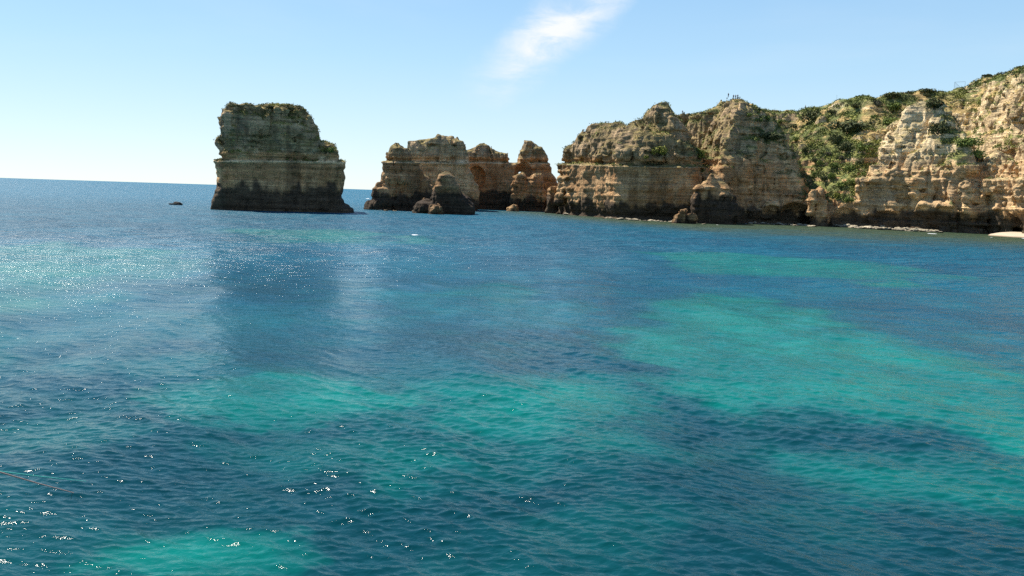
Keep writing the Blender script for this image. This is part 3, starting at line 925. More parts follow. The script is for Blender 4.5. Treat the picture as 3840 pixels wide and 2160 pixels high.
STEM = stem_mesh()
SHRUBS = [
    (3055, 432, 38, 30, 'dark', 'dark domed shrub capping the grey rock beside the lone walker'),
    (3205, 472, 74, 30, 'dark', 'widest dark spreading shrub in the middle of the green slope'),
    (3138, 522, 27, 24, 'dark', 'round dark shrub beside the grey rock block on the green slope'),
    (3181, 545, 38, 26, 'dark', 'large dark shrub just right of the round one beside the grey rock block'),
    (3237, 553, 32, 24, 'green', 'brighter green shrub at the head of the gully by the dry grass'),
    (3211, 396, 24, 12, 'dark', 'flat dark shrub high on the slope above the widest shrub'),
    (3290, 386, 20, 18, 'grey', 'grey-brown upright shrub at the upper edge of the dry grass patch'),
    (3348, 356, 45, 16, 'dark', 'long dark shrub forming the skyline right of the sandy spot'),
    (3412, 346, 14, 9, 'dark', 'small wind-bent shrub on the skyline between two long dark ones'),
    (3348, 402, 38, 22, 'green', 'mid-green shrub right of the dry grass patch'),
    (3503, 388, 46, 24, 'dark', 'big dark shrub with bare branches behind the rounded grey peak'),
    (3477, 356, 15, 9, 'dark', 'small round dark shrub above the one with bare branches'),
    (3487, 341, 42, 8, 'dark', 'low flat shrub on the skyline left of the metal railing'),
    (3277, 436, 13, 9, 'green', 'small green shrub inside the dry grass patch'),
    (3330, 452, 26, 20, 'green', 'green shrub below the dry grass, left of the rounded grey peak'),
    (3120, 418, 21, 10, 'dark', 'low dark shrub just under the sandy spot with the pole'),
    (3520, 480, 48, 30, 'dark', 'large deep-green shrub hugging the right side of the rounded grey peak'),
    (3618, 530, 42, 24, 'green', 'green shrub on the shaded slope between the pale buttress and the tall cliff'),
    (3665, 580, 36, 22, 'green', 'green shrub lowest on the slope beneath the tall cliff'),
    (2645, 425, 14, 6, 'dark', 'widest of the tiny dark shrubs on the plateau rim left of the four people'),
    (2608, 428, 6, 4, 'dark', 'tiny dark shrub on the plateau rim, next to the widest one'),
    (2585, 430, 5, 4, 'dark', 'tiny dark shrub on the plateau rim, closest to the blunt peak'),
    (2474, 562, 38, 24, 'yellow', 'bright yellow-green shrub on the ledge of the flat-faced headland'),
    (2422, 588, 18, 11, 'yellow', 'smaller yellow-green shrub left of the bright one on the headland ledge'),
    (2618, 572, 34, 24, 'yellow', 'yellow shrub in the cleft between the headland and the hill with four people'),
    (2896, 508, 46, 18, 'dark', 'dark shrub at the top of the shaded rib of the four-people hill'),
    (3080, 608, 18, 13, 'green', 'small green shrub at the top of the gully, right below the grey-brown bare patch'), (3130, 618, 20, 14, 'green', 'green shrub just below the bare sandy scar in the upper gully'), (3190, 628, 22, 16, 'green', 'green shrub near the right edge of the gully, below the brighter one'),
    (3222, 606, 20, 14, 'dark', 'dark shrub at the gully\'s right edge beside the pale buttress shoulder'), (3120, 658, 20, 15, 'green', 'green shrub in the very centre of the gully'), (3160, 690, 22, 16, 'green', 'largest green shrub in the lower middle of the gully'),
    (3200, 680, 22, 16, 'green', 'green shrub low in the gully against the pale buttress wall'), (3140, 730, 20, 15, 'yellow', 'yellow-green shrub above the dark overhang at the gully\'s foot'), (3180, 748, 20, 15, 'green', 'lowest green shrub of the gully, nearest the water'),
    (3090, 668, 18, 13, 'dark', 'dark shrub on the left side of the gully, halfway down'), (3060, 598, 18, 13, 'dark', 'dark shrub on the gully\'s left rim next to the shaded rib'), (3056, 648, 16, 12, 'green', 'green shrub at the gully\'s left edge above the pale pinnacle'),
    (3020, 560, 18, 12, 'dark', 'dark shrub on the slope right of the shaded rib of the four-people hill'), (2985, 520, 18, 12, 'green', 'green shrub between the shaded rib and the grey rock blocks'), (3245, 650, 16, 12, 'green', 'small green shrub pressed against the pale buttress\'s left flank'),
    (3105, 575, 16, 11, 'grey', 'grey shrub below the grey rock block, left of the sandy scar'), (3160, 590, 18, 12, 'grey', 'grey shrub under the two large dark shrubs of the slope'), (2840, 450, 18, 10, 'green', 'green shrub on the right shoulder of the four-people hill'),
    (2880, 440, 20, 10, 'green', 'green shrub lower right of the four people, above the shaded rib'), (2810, 430, 16, 10, 'green', 'green shrub just under the summit of the four-people hill'), (2930, 455, 20, 11, 'green', 'green shrub on the saddle right of the four-people hill'), (2975, 470, 20, 11, 'dark', 'dark shrub on the saddle nearest the lone walker\'s rock'),
    (878, 394, 26, 7, 'dark', 'dark shrub at the top left corner of the largest stack'),
    (1016, 400, 20, 7, 'dark', 'dark shrub midway along the flat top of the largest stack'),
    (1090, 405, 18, 8, 'dark', 'dark shrub on the right shoulder of the largest stack'),
    (1240, 562, 15, 16, 'green', 'green shrub on the lower right step of the largest stack'),
    (3700, 282, 20, 6, 'dark', 'dark shrub on the skyline of the tall cliff right of the railing'),
    (3822, 238, 18, 7, 'dark', 'dark shrub on the highest rim at the right edge'),
]
rr = random.Random(11)
for q, (px, py, rx, ry, kd, lab) in enumerate(SHRUBS):
    loc = None
    for dy in range(0, 60, 3):
        loc, nor = cast(px, py + ry * 0.6 + dy)
        if loc is not None:
            break
    if loc is None:
        continue
    dist = (loc - Vector((0, 0, CAMH))).length
    w_ = rx / FPX * dist; h_ = ry / FPX * dist
    e = empty('shrub', loc - Vector((0, 0, 0.15 * h_)), rr.uniform(0, 6.28))
    e.scale = (w_ * 0.9, w_ * rr.uniform(.7, .85), max(h_ * 1.4, w_ * 0.38))
    tag(e, lab, 'shrub', 'shrubs on the slopes')
    fo = bpy.data.objects.new('foliage', shrub_meshes[kd, q % 3]); C.objects.link(fo); fo.parent = e
    st = bpy.data.objects.new('stem', STEM); C.objects.link(st); st.parent = e

# ---------------------------------------------------------------- boulders and the rock shelf along the shore
def ico(sub=3):
    import bmesh
    bm = bmesh.new(); bmesh.ops.create_icosphere(bm, subdivisions=sub, radius=1.0)
    P = np.array([v.co[:] for v in bm.verts]); T = np.array([[v.index for v in f.verts] for f in bm.faces])
    bm.free()
    return P, T


IP, IT = ico(4)
boulder_meshes = []
for v in range(6):
    P = IP.copy()
    d = 1 + 0.33 * fbm(P[:, 0] * 1.2 + v * 9, P[:, 1] * 1.2, P[:, 2] * 1.6, 3, 90) + 0.10 * fbm(P[:, 0] * 5 + v, P[:, 1] * 5, P[:, 2] * 7, 2, 95)
    P = P * d[:, None]; P[:, 2] *= 0.8
    n2 = fbm(P[:, 0] * 3, P[:, 1] * 3, P[:, 2] * 4, 2, 99)
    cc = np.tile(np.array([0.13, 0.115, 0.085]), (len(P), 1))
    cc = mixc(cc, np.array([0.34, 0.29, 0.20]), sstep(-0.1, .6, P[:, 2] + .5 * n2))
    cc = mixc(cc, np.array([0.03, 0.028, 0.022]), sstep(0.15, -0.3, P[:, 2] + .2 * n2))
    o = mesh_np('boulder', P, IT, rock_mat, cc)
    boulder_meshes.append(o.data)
    bpy.data.objects.remove(o)


def boulder(px, py, r, zs=0.6, group=None, lab=None):
    v = ray(px, py); t = -CAMH / v.z
    p = Vector((v.x * t, v.y * t, 0))
    o = bpy.data.objects.new('boulder', rr.choice(boulder_meshes)); C.objects.link(o)
    o.location = (p.x, p.y, 0.12 * r)
    s = r
    o.scale = (s * rr.uniform(.9, 1.5), s * rr.uniform(.8, 1.2), s * zs * rr.uniform(.8, 1.2))
    o.rotation_euler = (rr.uniform(-.2, .2), rr.uniform(-.2, .2), rr.uniform(0, 6.28))
    tag(o, lab, 'rock', group)


for k in range(20):
    t = k / 19
    boulder(2262 + 300 * t + rr.uniform(-5, 5), 819 + 17 * t + rr.uniform(-1.5, 1.5), rr.uniform(.45, 1.1), .55,
            'low rocks below the flat headland', 'low wet rock in the line at the foot of the flat-faced headland')
for (px, py, r, zs, lab) in [(2355, 818, 1.5, .8, 'brown rock breaking the low line below the flat-faced headland'),
                             (2425, 824, 2.3, .9, 'larger hump of brown rock below the flat-faced headland')]:
    boulder(px, py, r, zs, 'low rocks below the flat headland', lab)
o5 = [(2518, 830), (2524, 812), (2540, 796), (2556, 788), (2570, 789), (2580, 800), (2600, 804), (2618, 808), (2622, 822), (2618, 845), (2520, 845)]
o, *_ = silhouette_rock('rock_outcrop', o5, 287, 6, zcut=0.4, h=0.25, round_k=1.2, amp=0.6, zmin=-1.5, er=dict(crag=1), colour_kw=dict(tide=0.3, warm=.2, mul=.5))
tag(o, 'brown craggy rock heap with a gull on top in front of the headland corner', 'rock')
boulder(2640, 841, .7, .4, 'low rocks below the flat headland', 'lone flat rock right of the craggy heap with the gull')
for k in range(20):
    t = k / 19
    boulder(2800 + 250 * t, 837 + 12 * t + rr.uniform(-2, 2), rr.uniform(.6, 1.3), .5,
            'rock shelf below the four-people hill', 'low brown rock of the shelf between the hill with four people and the pale pinnacle')
for (px, py, r, zs, lab) in [(2862, 835, 2.4, 1.1, 'tallest brown rock of the shelf below the hill with four people'), (2835, 836, 1.7, .6, 'brown rock left of the tallest one on the shelf'),
                             (2895, 839, 1.9, .6, 'brown rock right of the tallest one on the shelf'), (2920, 840, 1.5, .5, 'flat brown rock at the right end of the raised part of the shelf')]:
    boulder(px, py, r, zs, 'rock shelf below the four-people hill', lab)
for k in range(46):
    t = (k + rr.uniform(-.3, .3)) / 45
    boulder(3140 + 385 * t, 852 + 19 * t + rr.uniform(-4, 2), rr.uniform(.8, 1.9) * (1 - .3 * t), .6,
            'rocks below the pale buttress', 'greenish-grey rock in the line below the pale buttress caves')
for (px, py, r, zs, lab) in [(3205, 850, 2.2, .7, 'tallest greenish rock at the left end of the line below the caves'), (3318, 858, 1.9, .7, 'domed rock midway in the line below the caves'),
                             (3450, 866, 2.0, .6, 'smooth domed rock near the right end of the line below the caves')]:
    boulder(px, py, r, zs, 'rocks below the pale buttress', lab)
for (px, py, r, zs) in [(1560, 795, 1.1, .6), (1448, 791, .8, .5), (1428, 788, .8, .5), (2000, 790, .9, .5), (2060, 792, 1.3, .5), (2085, 790, 1.0, .5), (2100, 800, 1.2, .7), (2125, 806, 1.1, .8),
                        (2160, 807, 1.2, .5), (1480, 792, .7, .5)]:
    boulder(px, py, r, zs, 'wet rocks at the feet of the stacks', 'small wet rock awash at the foot of the clustered stacks')

Pd = IP.copy()
dd_ = 1 + 0.45 * fbm(Pd[:, 0] * 1.3, Pd[:, 1] * 1.3, Pd[:, 2] * 2, 3, 110) + .15 * vn(Pd[:, 0] * 5, Pd[:, 1] * 5, Pd[:, 2] * 6, 112)
Pd = Pd * dd_[:, None]
o = mesh_np('rock_islet', Pd * np.array([2.5, 1.6, .95]), IT, rock_mat, np.tile(np.array([.035, .033, .03]), (len(Pd), 1)))
v = ray(661, 768.5); t = -CAMH / v.z
o.location = (v.x * t, v.y * t, 0.05)
tag(o, 'small black half-awash rock alone in the open sea left of the largest stack', 'rock')

# ---------------------------------------------------------------- beach
def grid(nx, ny):
    i, j = np.meshgrid(np.arange(nx - 1), np.arange(ny - 1), indexing='ij')
    a = i * ny + j
    return np.stack([a, a + ny, a + ny + 1, a + 1], -1).reshape(-1, 4)


sand_m, nt_, b_ = new_mat('beach_sand')
k_ = N(nt_)
pos = k_.node('ShaderNodeNewGeometry').outputs['Position']
sn = k_.noise(pos, 1.4, 6, .6)
zz = k_.node('ShaderNodeSeparateXYZ', ins={0: pos}).outputs['Z']
wet = k_.ramp(zz, 0.10, 0.32)
dry = k_.mix(sn, (0.40, 0.32, 0.22, 1), (0.56, 0.46, 0.33, 1))
k_.link(k_.mix(wet, (0.22, 0.16, 0.10, 1), dry), b_.inputs['Base Color'])
b_.inputs['Roughness'].default_value = 0.9
bp_ = k_.node('ShaderNodeBump', ins={'Height': k_.noise(pos, 4, 4), 'Strength': .5, 'Distance': .15})
k_.link(bp_.outputs[0], b_.inputs['Normal'])
shore = [at(px, 10)[0] for px in (0,)]
front = []
for (px, py) in [(3685, 883), (3740, 886), (3790, 889), (3840, 892), (3960, 897), (4150, 905), (4400, 915)]:
    v = ray(px, py); t = -CAMH / v.z
    front.append((v.x * t, v.y * t))
front = np.array(front)
nxs, nys = 160, 60
tt_ = np.linspace(0, 1, nxs)
fx_ = np.interp(tt_, np.linspace(0, 1, len(front)), front[:, 0]); fy_ = np.interp(tt_, np.linspace(0, 1, len(front)), front[:, 1])
s_ = np.linspace(-.12, 1, nys)
BX = fx_[:, None] + 0 * s_[None]; BY = fy_[:, None] + s_[None] * (6 + 20 * tt_[:, None]); BX = BX + (BY - fy_[:, None]) * (fx_ / fy_)[:, None]
BZ = 1.3 * np.sign(s_) * np.abs(s_) ** 0.8 * 1.0
BZ = BZ[None] * sstep(-.05, .35, tt_)[:, None] + 0.10 * vn(BX / 2.5, BY / 2.5, 0 * BX, 20) + 0.25 * vn(BX / 9, BY / 9, 0 * BX, 22) - 0.05 - .8 * (1 - sstep(0, .1, tt_))[:, None]
o = mesh_np('beach', np.stack([BX, BY, BZ + 0 * BX], -1).reshape(-1, 3), grid(nxs, nys), sand_m)
tag(o, kind='structure')

# ---------------------------------------------------------------- sea
dist = [1.0, 2.5, 4.5, 7.0, 9.5, 11.0]
d = 12.0
while d < 45000:
    dist.append(d)
    d += min(max(0.04, d * d / CAMH * 0.00065), d * (0.018 if d < 600 else 0.05))
dist = np.array(dist)
ang_f = np.arange(-35, 35, 0.05)
ang = np.concatenate([np.arange(-180, -60, 4), np.arange(-60, -35.2, 0.5), ang_f, np.arange(35.2, 60, 0.5), np.arange(60, 180.1, 4)])
ang = np.radians(ang)
DD, AA = np.meshgrid(dist, ang, indexing='ij')
WX = DD * np.sin(AA); WY = DD * np.cos(AA)
step_r = np.gradient(dist)[:, None] + 0 * AA
step_t = DD * np.gradient(ang)[None]
cell = np.maximum(step_r, step_t)
H = np.zeros_like(WX); DXs = np.zeros_like(WX); DYs = np.zeros_like(WX)
near = DD < 700
wr = np.random.default_rng(21)
wpx = 1.4 * vn(WX / 9, WY / 9, 0 * WX, 60); wpy = 1.4 * vn(WX / 9, WY / 9, 0 * WX, 65)
gust = 0.45 + 0.75 * sstep(-.7, .7, vn(WX / 22, WY / 30, 0 * WX, 66) + .5 * vn(WX / 6, WY / 9, 0 * WX, 69))


def train(lam, slope, az, spread, n, gusty=True):
    """n wave components near wavelength lam travelling towards azimuth az (degrees from +Y, clockwise)."""
    global H
    for q in range(n):
        L = lam * wr.uniform(.72, 1.38)
        a = R(az + wr.normal() * spread)
        kx, ky = math.sin(a), math.cos(a)
        A_ = slope / math.sqrt(n) * L / (2 * math.pi) * 1.414
        fade_ = 1 - sstep(L / 5.0, L / 2.6, cell)
        warpk = min(1.0, L / 2.5)
        ph = 2 * math.pi / L * (kx * (WX + warpk * wpx) + ky * (WY + warpk * wpy)) + wr.uniform(0, 6.28)
        am = A_ * fade_ * (gust if gusty else 1)
        c_, s_2 = np.cos(ph), np.sin(ph)
        H = H + am * c_
        DXs[...] -= am * kx * s_2 * 0.8
        DYs[...] -= am * ky * s_2 * 0.8


train(13.0, 0.022, 76, 8, 4, False)
train(6.5, 0.036, 76, 12, 6, False)
train(3.0, 0.045, 55, 22, 8)
train(1.15, 0.070, 36, 18, 10)
train(0.58, 0.110, 24, 24, 14)
train(0.30, 0.160, 14, 30, 16)
SX = WX + DXs * 1.0; SY = WY + DYs * 1.0
# colour of the bottom and of the water above it: weed and rock dark, sand turquoise
SANDS = [  # (x, y, rx, ry, turn, strength)  centre and radii in metres on the water
]


def seapx(px, py):
    v = ray(px, py); t = -CAMH / v.z
    return v.x * t, v.y * t


SEA_POLYS = [  # outlines of the sandy patches (photo pixels, turned into ground positions), tint strength, softness
    ([(2330, 1130), (2560, 1110), (2760, 1100), (2920, 1140), (3080, 1210), (3300, 1290), (3560, 1340), (3860, 1400), (3900, 1640), (3700, 1640), (3380, 1560), (3080, 1540), (2780, 1560), (2560, 1500), (2440, 1420), (2500, 1370), (2350, 1310), (2280, 1220)], 1.0, 3.0),
    ([(2330, 950), (2620, 948), (2950, 958), (3200, 975), (3500, 1010), (3520, 1050), (3420, 1085), (3200, 1080), (3330, 1060), (3000, 1045), (2760, 1025), (2500, 985)], 0.85, 4.0),
    ([(3560, 1040), (3840, 1050), (3900, 1070), (3600, 1070)], .5, 4.0),
    ([(900, 868), (1250, 862), (1420, 875), (1300, 905), (1000, 905)], 0.75, 8.0),
    ([(1400, 880), (1620, 880), (1560, 905), (1420, 900)], 0.8, 7.0),
    ([(-200, 930), (300, 905), (620, 930), (900, 945), (800, 985), (480, 1060), (300, 1160), (-200, 1250)], 0.62, 7.0),
    ([(640, 1480), (900, 1415), (1250, 1395), (1500, 1430), (1560, 1520), (1480, 1600), (1150, 1630), (800, 1600)], 0.85, 2.2),
    ([(1500, 1440), (1900, 1450), (2250, 1420), (2450, 1500), (2300, 1600), (2000, 1710), (1700, 1700), (1550, 1580)], 0.6, 2.6),
    ([(1290, 1810), (1500, 1800), (1560, 1880), (1450, 1950), (1300, 1920)], 0.45, 1.0),
    ([(0, 1560), (400, 1520), (600, 1600), (380, 1700), (0, 1700)], 0.35, 1.5),
    ([(1620, 1080), (1850, 1070), (1900, 1110), (1700, 1120)], 0.5, 5.0),
    ([(380, 2180), (540, 2080), (760, 2050), (1020, 2080), (1120, 2200)], 0.85, 1.1),
    ([(2050, 1640), (2400, 1660), (2700, 1700), (2550, 1790), (2200, 1760)], 0.35, 1.5),
    ([(2900, 1640), (3400, 1640), (3840, 1700), (3860, 1900), (3300, 1830), (2900, 1760)], 0.45, 1.8),
    ([(700, 1640), (1500, 1680), (1800, 1800), (1300, 1850), (900, 1760)], 0.30, 1.5),
    ([(-200, 1250), (200, 1230), (250, 1330), (-200, 1420)], 0.4, 2.5),
]
wxq = WX + 1.2 * vn(WX / 3, WY / 3, 0 * WX, 77) * np.clip(DD / 40, .2, 2) + 5 * vn(WX / 18, WY / 18, 0 * WX, 67) * np.clip(DD / 90, .15, 1.2); wyq = WY + 7 * vn(WX / 16, WY / 16, 0 * WX, 68) * np.clip(DD / 90, .12, 1.2)
sand = np.zeros_like(WX)
edge_n = fbm(WX / 6, WY / 9, 0 * WX, 4, 120, .6) + 1.3 * fbm(WX / 1.5, WY / 1.1, 0 * WX, 4, 124, .6) * sstep(60, 20, DD)
sub = DD < 420
for poly, strn, softm in SEA_POLYS:
    pin = poly_in(wxq[sub], wyq[sub], [seapx(*p) for p in poly])
    s_3 = strn * (0.55 * sstep(-softm, softm * 1.3, pin) + 0.45 * sstep(-softm * .25, softm * .35, pin + .6 * softm * edge_n[sub]))
    sand[sub] = np.maximum(sand[sub], s_3)
blot = fbm(WX / 10, WY / 10, 0 * WX, 3, 71); blot2 = fbm(WX / 3.0, WY / 3.0, 0 * WX, 3, 75)
sand = np.clip(sand * (0.88 + 0.22 * blot) + 0.10 * blot2 * sstep(.1, .5, sand) + (0.20 * sstep(0, .7, blot) + .10 * sstep(0, .6, blot2)) * sstep(110, 60, DD), 0, 1)
# brown-green fringe: shallows plus the right-hand cliffs' reflection painted into the water colour
fr = np.array([seapx(px, py) for px, py in [(2100, 805), (2500, 832), (2800, 842), (3150, 856), (3500, 874), (3840, 893), (4300, 915)]])
shore_y = np.interp(WX, fr[:, 0][::1], fr[:, 1]) if np.all(np.diff(fr[:, 0]) > 0) else np.interp(WX, fr[:, 0], fr[:, 1])
off = shore_y - WY
fringe = sstep(165, 20, off + 25 * blot) * sstep(-5, 60, WX + .25 * (WY - 250)) * (off > -40)
fringe = np.maximum(fringe, 0.55 * sstep(75, 100, WX + 6 * blot) * sstep(110, 60, off) * (WY > 60))
foam = np.zeros_like(WX)
for (px, py, rx, ry) in [(1556, 882, 1.0, 1.3), (3490, 876, 5.0, 1.0), (2330, 824, 2, 1.0), (655, 768, 3.2, 1.6), (790, 784, 3.5, 2.0), (3760, 891, 12, 0.8),
                         (1320, 742, 14, 3.5), (1360, 744, 14, 3.5),  (2700, 843, 2, .8)]:
    fx, fy = seapx(px, py)
    foam = np.maximum(foam, np.exp(-(((WX - fx) / rx) ** 2 + ((WY - fy) / ry) ** 2)) * (.75 + .6 * blot2))
ii = np.clip(((WX - gx[0]) / HM), 0, len(gx) - 1).astype(int); jj = np.clip(((WY - gy[0]) / HM), 0, len(gy) - 1).astype(int)
sdf0 = np.where((WX > gx[0]) & (WX < gx[-1]) & (WY > gy[0]) & (WY < gy[-1]), F0[ii, jj], 9)
foam = np.maximum(foam, np.exp(-((sdf0 - 0.3) / 0.9) ** 2) * sstep(-.25, .6, blot2 + .5 * blot))
foam = sstep(0.35, 0.75, foam)
deep = np.array([0.0005, 0.058, 0.100]); deep2 = np.array([0.0006, 0.080, 0.128]); teal = np.array([0.001, 0.132, 0.110]); brown = np.array([0.042, 0.062, 0.030])
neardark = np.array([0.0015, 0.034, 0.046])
shape = WX.shape
sc = np.zeros((WX.size, 3)); sc[:] = deep
sc = mixc(sc, deep2, sstep(-.5, .6, blot.ravel()))
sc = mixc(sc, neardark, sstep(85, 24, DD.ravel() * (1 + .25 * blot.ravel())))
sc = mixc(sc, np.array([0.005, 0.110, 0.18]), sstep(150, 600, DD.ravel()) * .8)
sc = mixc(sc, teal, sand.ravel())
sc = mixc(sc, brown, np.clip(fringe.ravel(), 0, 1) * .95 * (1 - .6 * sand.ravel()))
sea_m, nt2, bs = new_mat('sea_water')
s = N(nt2)
att = s.node('ShaderNodeAttribute', attribute_name='Col').outputs['Color']
fo = s.node('ShaderNodeAttribute', attribute_name='foam').outputs['Fac']
pos = s.node('ShaderNodeNewGeometry').outputs['Position']
fn = s.noise(pos, 2.2, 5, .65)
ff = s.math('MULTIPLY', s.ramp(s.math('ADD', fo, s.math('MULTIPLY_ADD', fn, 1.0, -0.5)), 0.35, 0.75), s.math('GREATER_THAN', fo, 0.02))
weed = s.noise(pos, 0.55, 6, .62)
wv = s.node('ShaderNodeVectorMath', operation='SCALE', ins={0: att, 'Scale': s.math('MULTIPLY_ADD', weed, 0.9, 0.55)}).outputs[0]
s.link(s.mix(ff, wv, (0.75, 0.78, 0.78, 1)), bs.inputs['Base Color'])
ROUGH_SLOT = ff
bs.inputs['IOR'].default_value = 1.205
# small ripples the mesh does not carry
cdist = s.node('ShaderNodeVectorMath', operation='LENGTH', ins={0: pos}).outputs['Value']
s.link(s.math('MULTIPLY_ADD', ff, 0.5, s.ramp(cdist, 12, 190, 0.05, 0.42)), bs.inputs['Roughness'])
m1 = s.node('ShaderNodeMapping', ins={'Vector': pos, 'Rotation': (0, 0, R(8)), 'Scale': (0.8, 1.3, 1)}).outputs[0]
m2 = s.node('ShaderNodeMapping', ins={'Vector': pos, 'Rotation': (0, 0, R(-22)), 'Scale': (0.9, 1.3, 1)}).outputs[0]
m3 = s.node('ShaderNodeMapping', ins={'Vector': pos, 'Rotation': (0, 0, R(5)), 'Scale': (0.5, 1.3, 1)}).outputs[0]
r1 = s.noise(m1, 3.0, 4, .6, .4)
r2 = s.noise(m2, 1.0, 4, .6, .3)
r3 = s.noise(m3, 0.30, 3, .55, .3)
hh = s.math('ADD', s.math('MULTIPLY', r1, s.ramp(cdist, 15, 120, 0.035, 0.12)), s.math('MULTIPLY', r2, s.ramp(cdist, 25, 180, 0.06, 0.42)))
hh = s.math('ADD', hh, s.math('MULTIPLY', r3, s.ramp(cdist, 35, 180, 0.0, 3.2)))
bpw = s.node('ShaderNodeBump', ins={'Height': hh, 'Strength': 1.0, 'Distance': 1.0})
s.link(bpw.outputs[0], bs.inputs['Normal'])
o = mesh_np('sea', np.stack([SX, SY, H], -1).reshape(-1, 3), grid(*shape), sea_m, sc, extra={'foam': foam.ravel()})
tag(o, kind='structure')

# ---------------------------------------------------------------- small things
def simple_mat(name, c, rough=.6, metal=0.0, var=.15):
    m, nt, b = new_mat(name)
    k = N(nt)
    n = k.noise(k.node('ShaderNodeTexCoord').outputs['Object'], 5, 4)
    c1 = tuple(v * (1 - var) for v in c) + (1,); c2 = tuple(min(1, v * (1 + var)) for v in c) + (1,)
    k.link(k.mix(n, c1, c2), b.inputs['Base Color'])
    b.inputs['Roughness'].default_value = rough
    b.inputs['Metallic'].default_value = metal
    return m


def tube(name, pts, rads, mat, parent=None, seg=8):
    V, Qs = [], []
    pts = [Vector(p) for p in pts]
    for i, p in enumerate(pts):
        a = pts[max(i - 1, 0)]; b = pts[min(i + 1, len(pts) - 1)]
        t = (b - a).normalized()
        u = t.cross(Vector((0, 0, 1)) if abs(t.z) < .9 else Vector((1, 0, 0))).normalized(); v = t.cross(u)
        for q in range(seg):
            an = 2 * math.pi * q / seg
            V.append(tuple(p + (u * math.cos(an) + v * math.sin(an)) * rads[i]))
    for i in range(len(pts) - 1):
        for q in range(seg):
            Qs.append((i * seg + q, i * seg + (q + 1) % seg, (i + 1) * seg + (q + 1) % seg, (i + 1) * seg + q))
    return mesh_np(name, np.array(V), np.array(Qs), mat, parent=parent)


def skinned(name, verts, edges, radii, mat, parent):
    me = bpy.data.meshes.new(name)
    me.from_pydata(verts, edges, [])
    o = bpy.data.objects.new(name, me); C.objects.link(o)
    md = o.modifiers.new('skin', 'SKIN')
    for v, r_ in zip(me.skin_vertices[0].data, radii):
        v.radius = (r_, r_)
    me.skin_vertices[0].data[0].use_root = True
    sb = o.modifiers.new('sub', 'SUBSURF'); sb.levels = 1; sb.render_levels = 1
    bpy.context.view_layer.update()
    dg = bpy.context.evaluated_depsgraph_get()
    m2_ = bpy.data.meshes.new_from_object(o.evaluated_get(dg))
    bpy.data.objects.remove(o)
    m2_.materials.clear(); m2_.materials.append(mat)
    m2_.name = name
    o = bpy.data.objects.new(name, m2_); C.objects.link(o); o.parent = parent
    for p in m2_.polygons: p.use_smooth = True
    return o


skin_m = simple_mat('skin', (0.42, 0.25, 0.17), .6)
hair_m = simple_mat('dark_hair', (0.02, 0.015, 0.01), .7)
cloth = {n: simple_mat('cloth_' + n, c, .85) for n, c in dict(navy=(.02, .03, .07), black=(.015, .015, .018), grey=(.12, .13, .15), blue=(.04, .08, .2), khaki=(.2, .16, .1)).items()}


def person(loc, rz, top, bottom, label, arm=0.0, stride=.12, group=None):
    e = empty('person', loc, rz)
    tag(e, label, 'person', group)
    s = stride
    V = [(0, 0, .95), (0, 0, 1.15), (0, 0, 1.40), (0, 0, 1.52), (0, .015, 1.60), (0, .01, 1.70),
         (-.17, 0, 1.40), (-.25, 0.02, 1.13), (-.24, .10, .88), (-.24, .13, .80),
         (.17, 0, 1.40), (.25, .02 + arm * .15, 1.13 + arm * .12), (.22, .12 + arm * .2, .90 + arm * .5), (.22, .15 + arm * .2, .82 + arm * .6),
         (-.10, 0, .90), (-.11, s * .5 + .03, .50), (-.11, s * .4, .08), (-.11, s * .4 + .14, .04),
         (.10, 0, .90), (.11, -s * .3 + .03, .50), (.11, -s, .08), (.11, -s + .14, .04)]
    E = [(0, 1), (1, 2), (2, 3), (3, 4), (4, 5), (2, 6), (6, 7), (7, 8), (8, 9), (2, 10), (10, 11), (11, 12), (12, 13),
         (0, 14), (14, 15), (15, 16), (16, 17), (0, 18), (18, 19), (19, 20), (20, 21)]
    Rd = [.14, .13, .13, .055, .095, .085, .065, .045, .032, .035, .065, .045, .032, .035, .09, .06, .04, .035, .09, .06, .04, .035]
    skinned('body', V, E, Rd, skin_m, e)
    si = [1, 0, 2, 6, 7, 10, 11]
    mp = {v: i for i, v in enumerate(si)}
    skinned('shirt', [V[i] for i in si], [(mp[a], mp[b]) for a, b in E if a in mp and b in mp], [Rd[i] + .022 for i in si], top, e)
    ti = [0, 14, 15, 16, 18, 19, 20]
    mp = {v: i for i, v in enumerate(ti)}
    skinned('trousers', [V[i] for i in ti], [(mp[a], mp[b]) for a, b in E if a in mp and b in mp], [Rd[i] + .018 for i in ti], bottom, e)
    skinned('hair', [(0, -.02, 1.68), (0, -.03, 1.74)], [(0, 1)], [.09, .065], hair_m, e)
    return e


def stand(px, dback=0.6):
    y, loc = skyline(px)
    v = ray(px, y)
    # a little behind the very edge, on the ground there
    p = Vector(loc) + Vector((v.x, v.y, 0)).normalized() * dback
    l2, n2, i2, d2 = bvh.ray_cast(Vector((p.x, p.y, 90)), Vector((0, 0, -1)), 200)
    q = l2 if l2 is not None and abs(l2.z - loc.z) < 1.5 else loc
    return Vector((q.x, q.y, max(q.z, loc.z) - .05))


GP = 'people standing on the hill top'
person(stand(2731), R(200), cloth['black'], cloth['navy'], 'person in dark clothes standing alone at the left of the four on the hill top', group=GP)
person(stand(2750), R(170), cloth['blue'], cloth['black'], 'person in dark blue, second from the left of the four on the hill top', group=GP)
person(stand(2758), R(160), cloth['grey'], cloth['khaki'], 'person in grey and khaki, third from the left of the four on the hill top', group=GP)
person(stand(2766), R(140), cloth['navy'], cloth['grey'], 'person at the right of the four on the hill top, one arm raised', arm=1.0, group=GP)
person(stand(3020, .4), R(90), cloth['navy'], cloth['black'], 'lone person in dark clothes walking on the ridge beside the dark domed shrub', stride=.28)
person(stand(2559, .4), R(170), cloth['navy'], cloth['grey'], 'tiny distant person on the plateau rim right of the blunt peak')

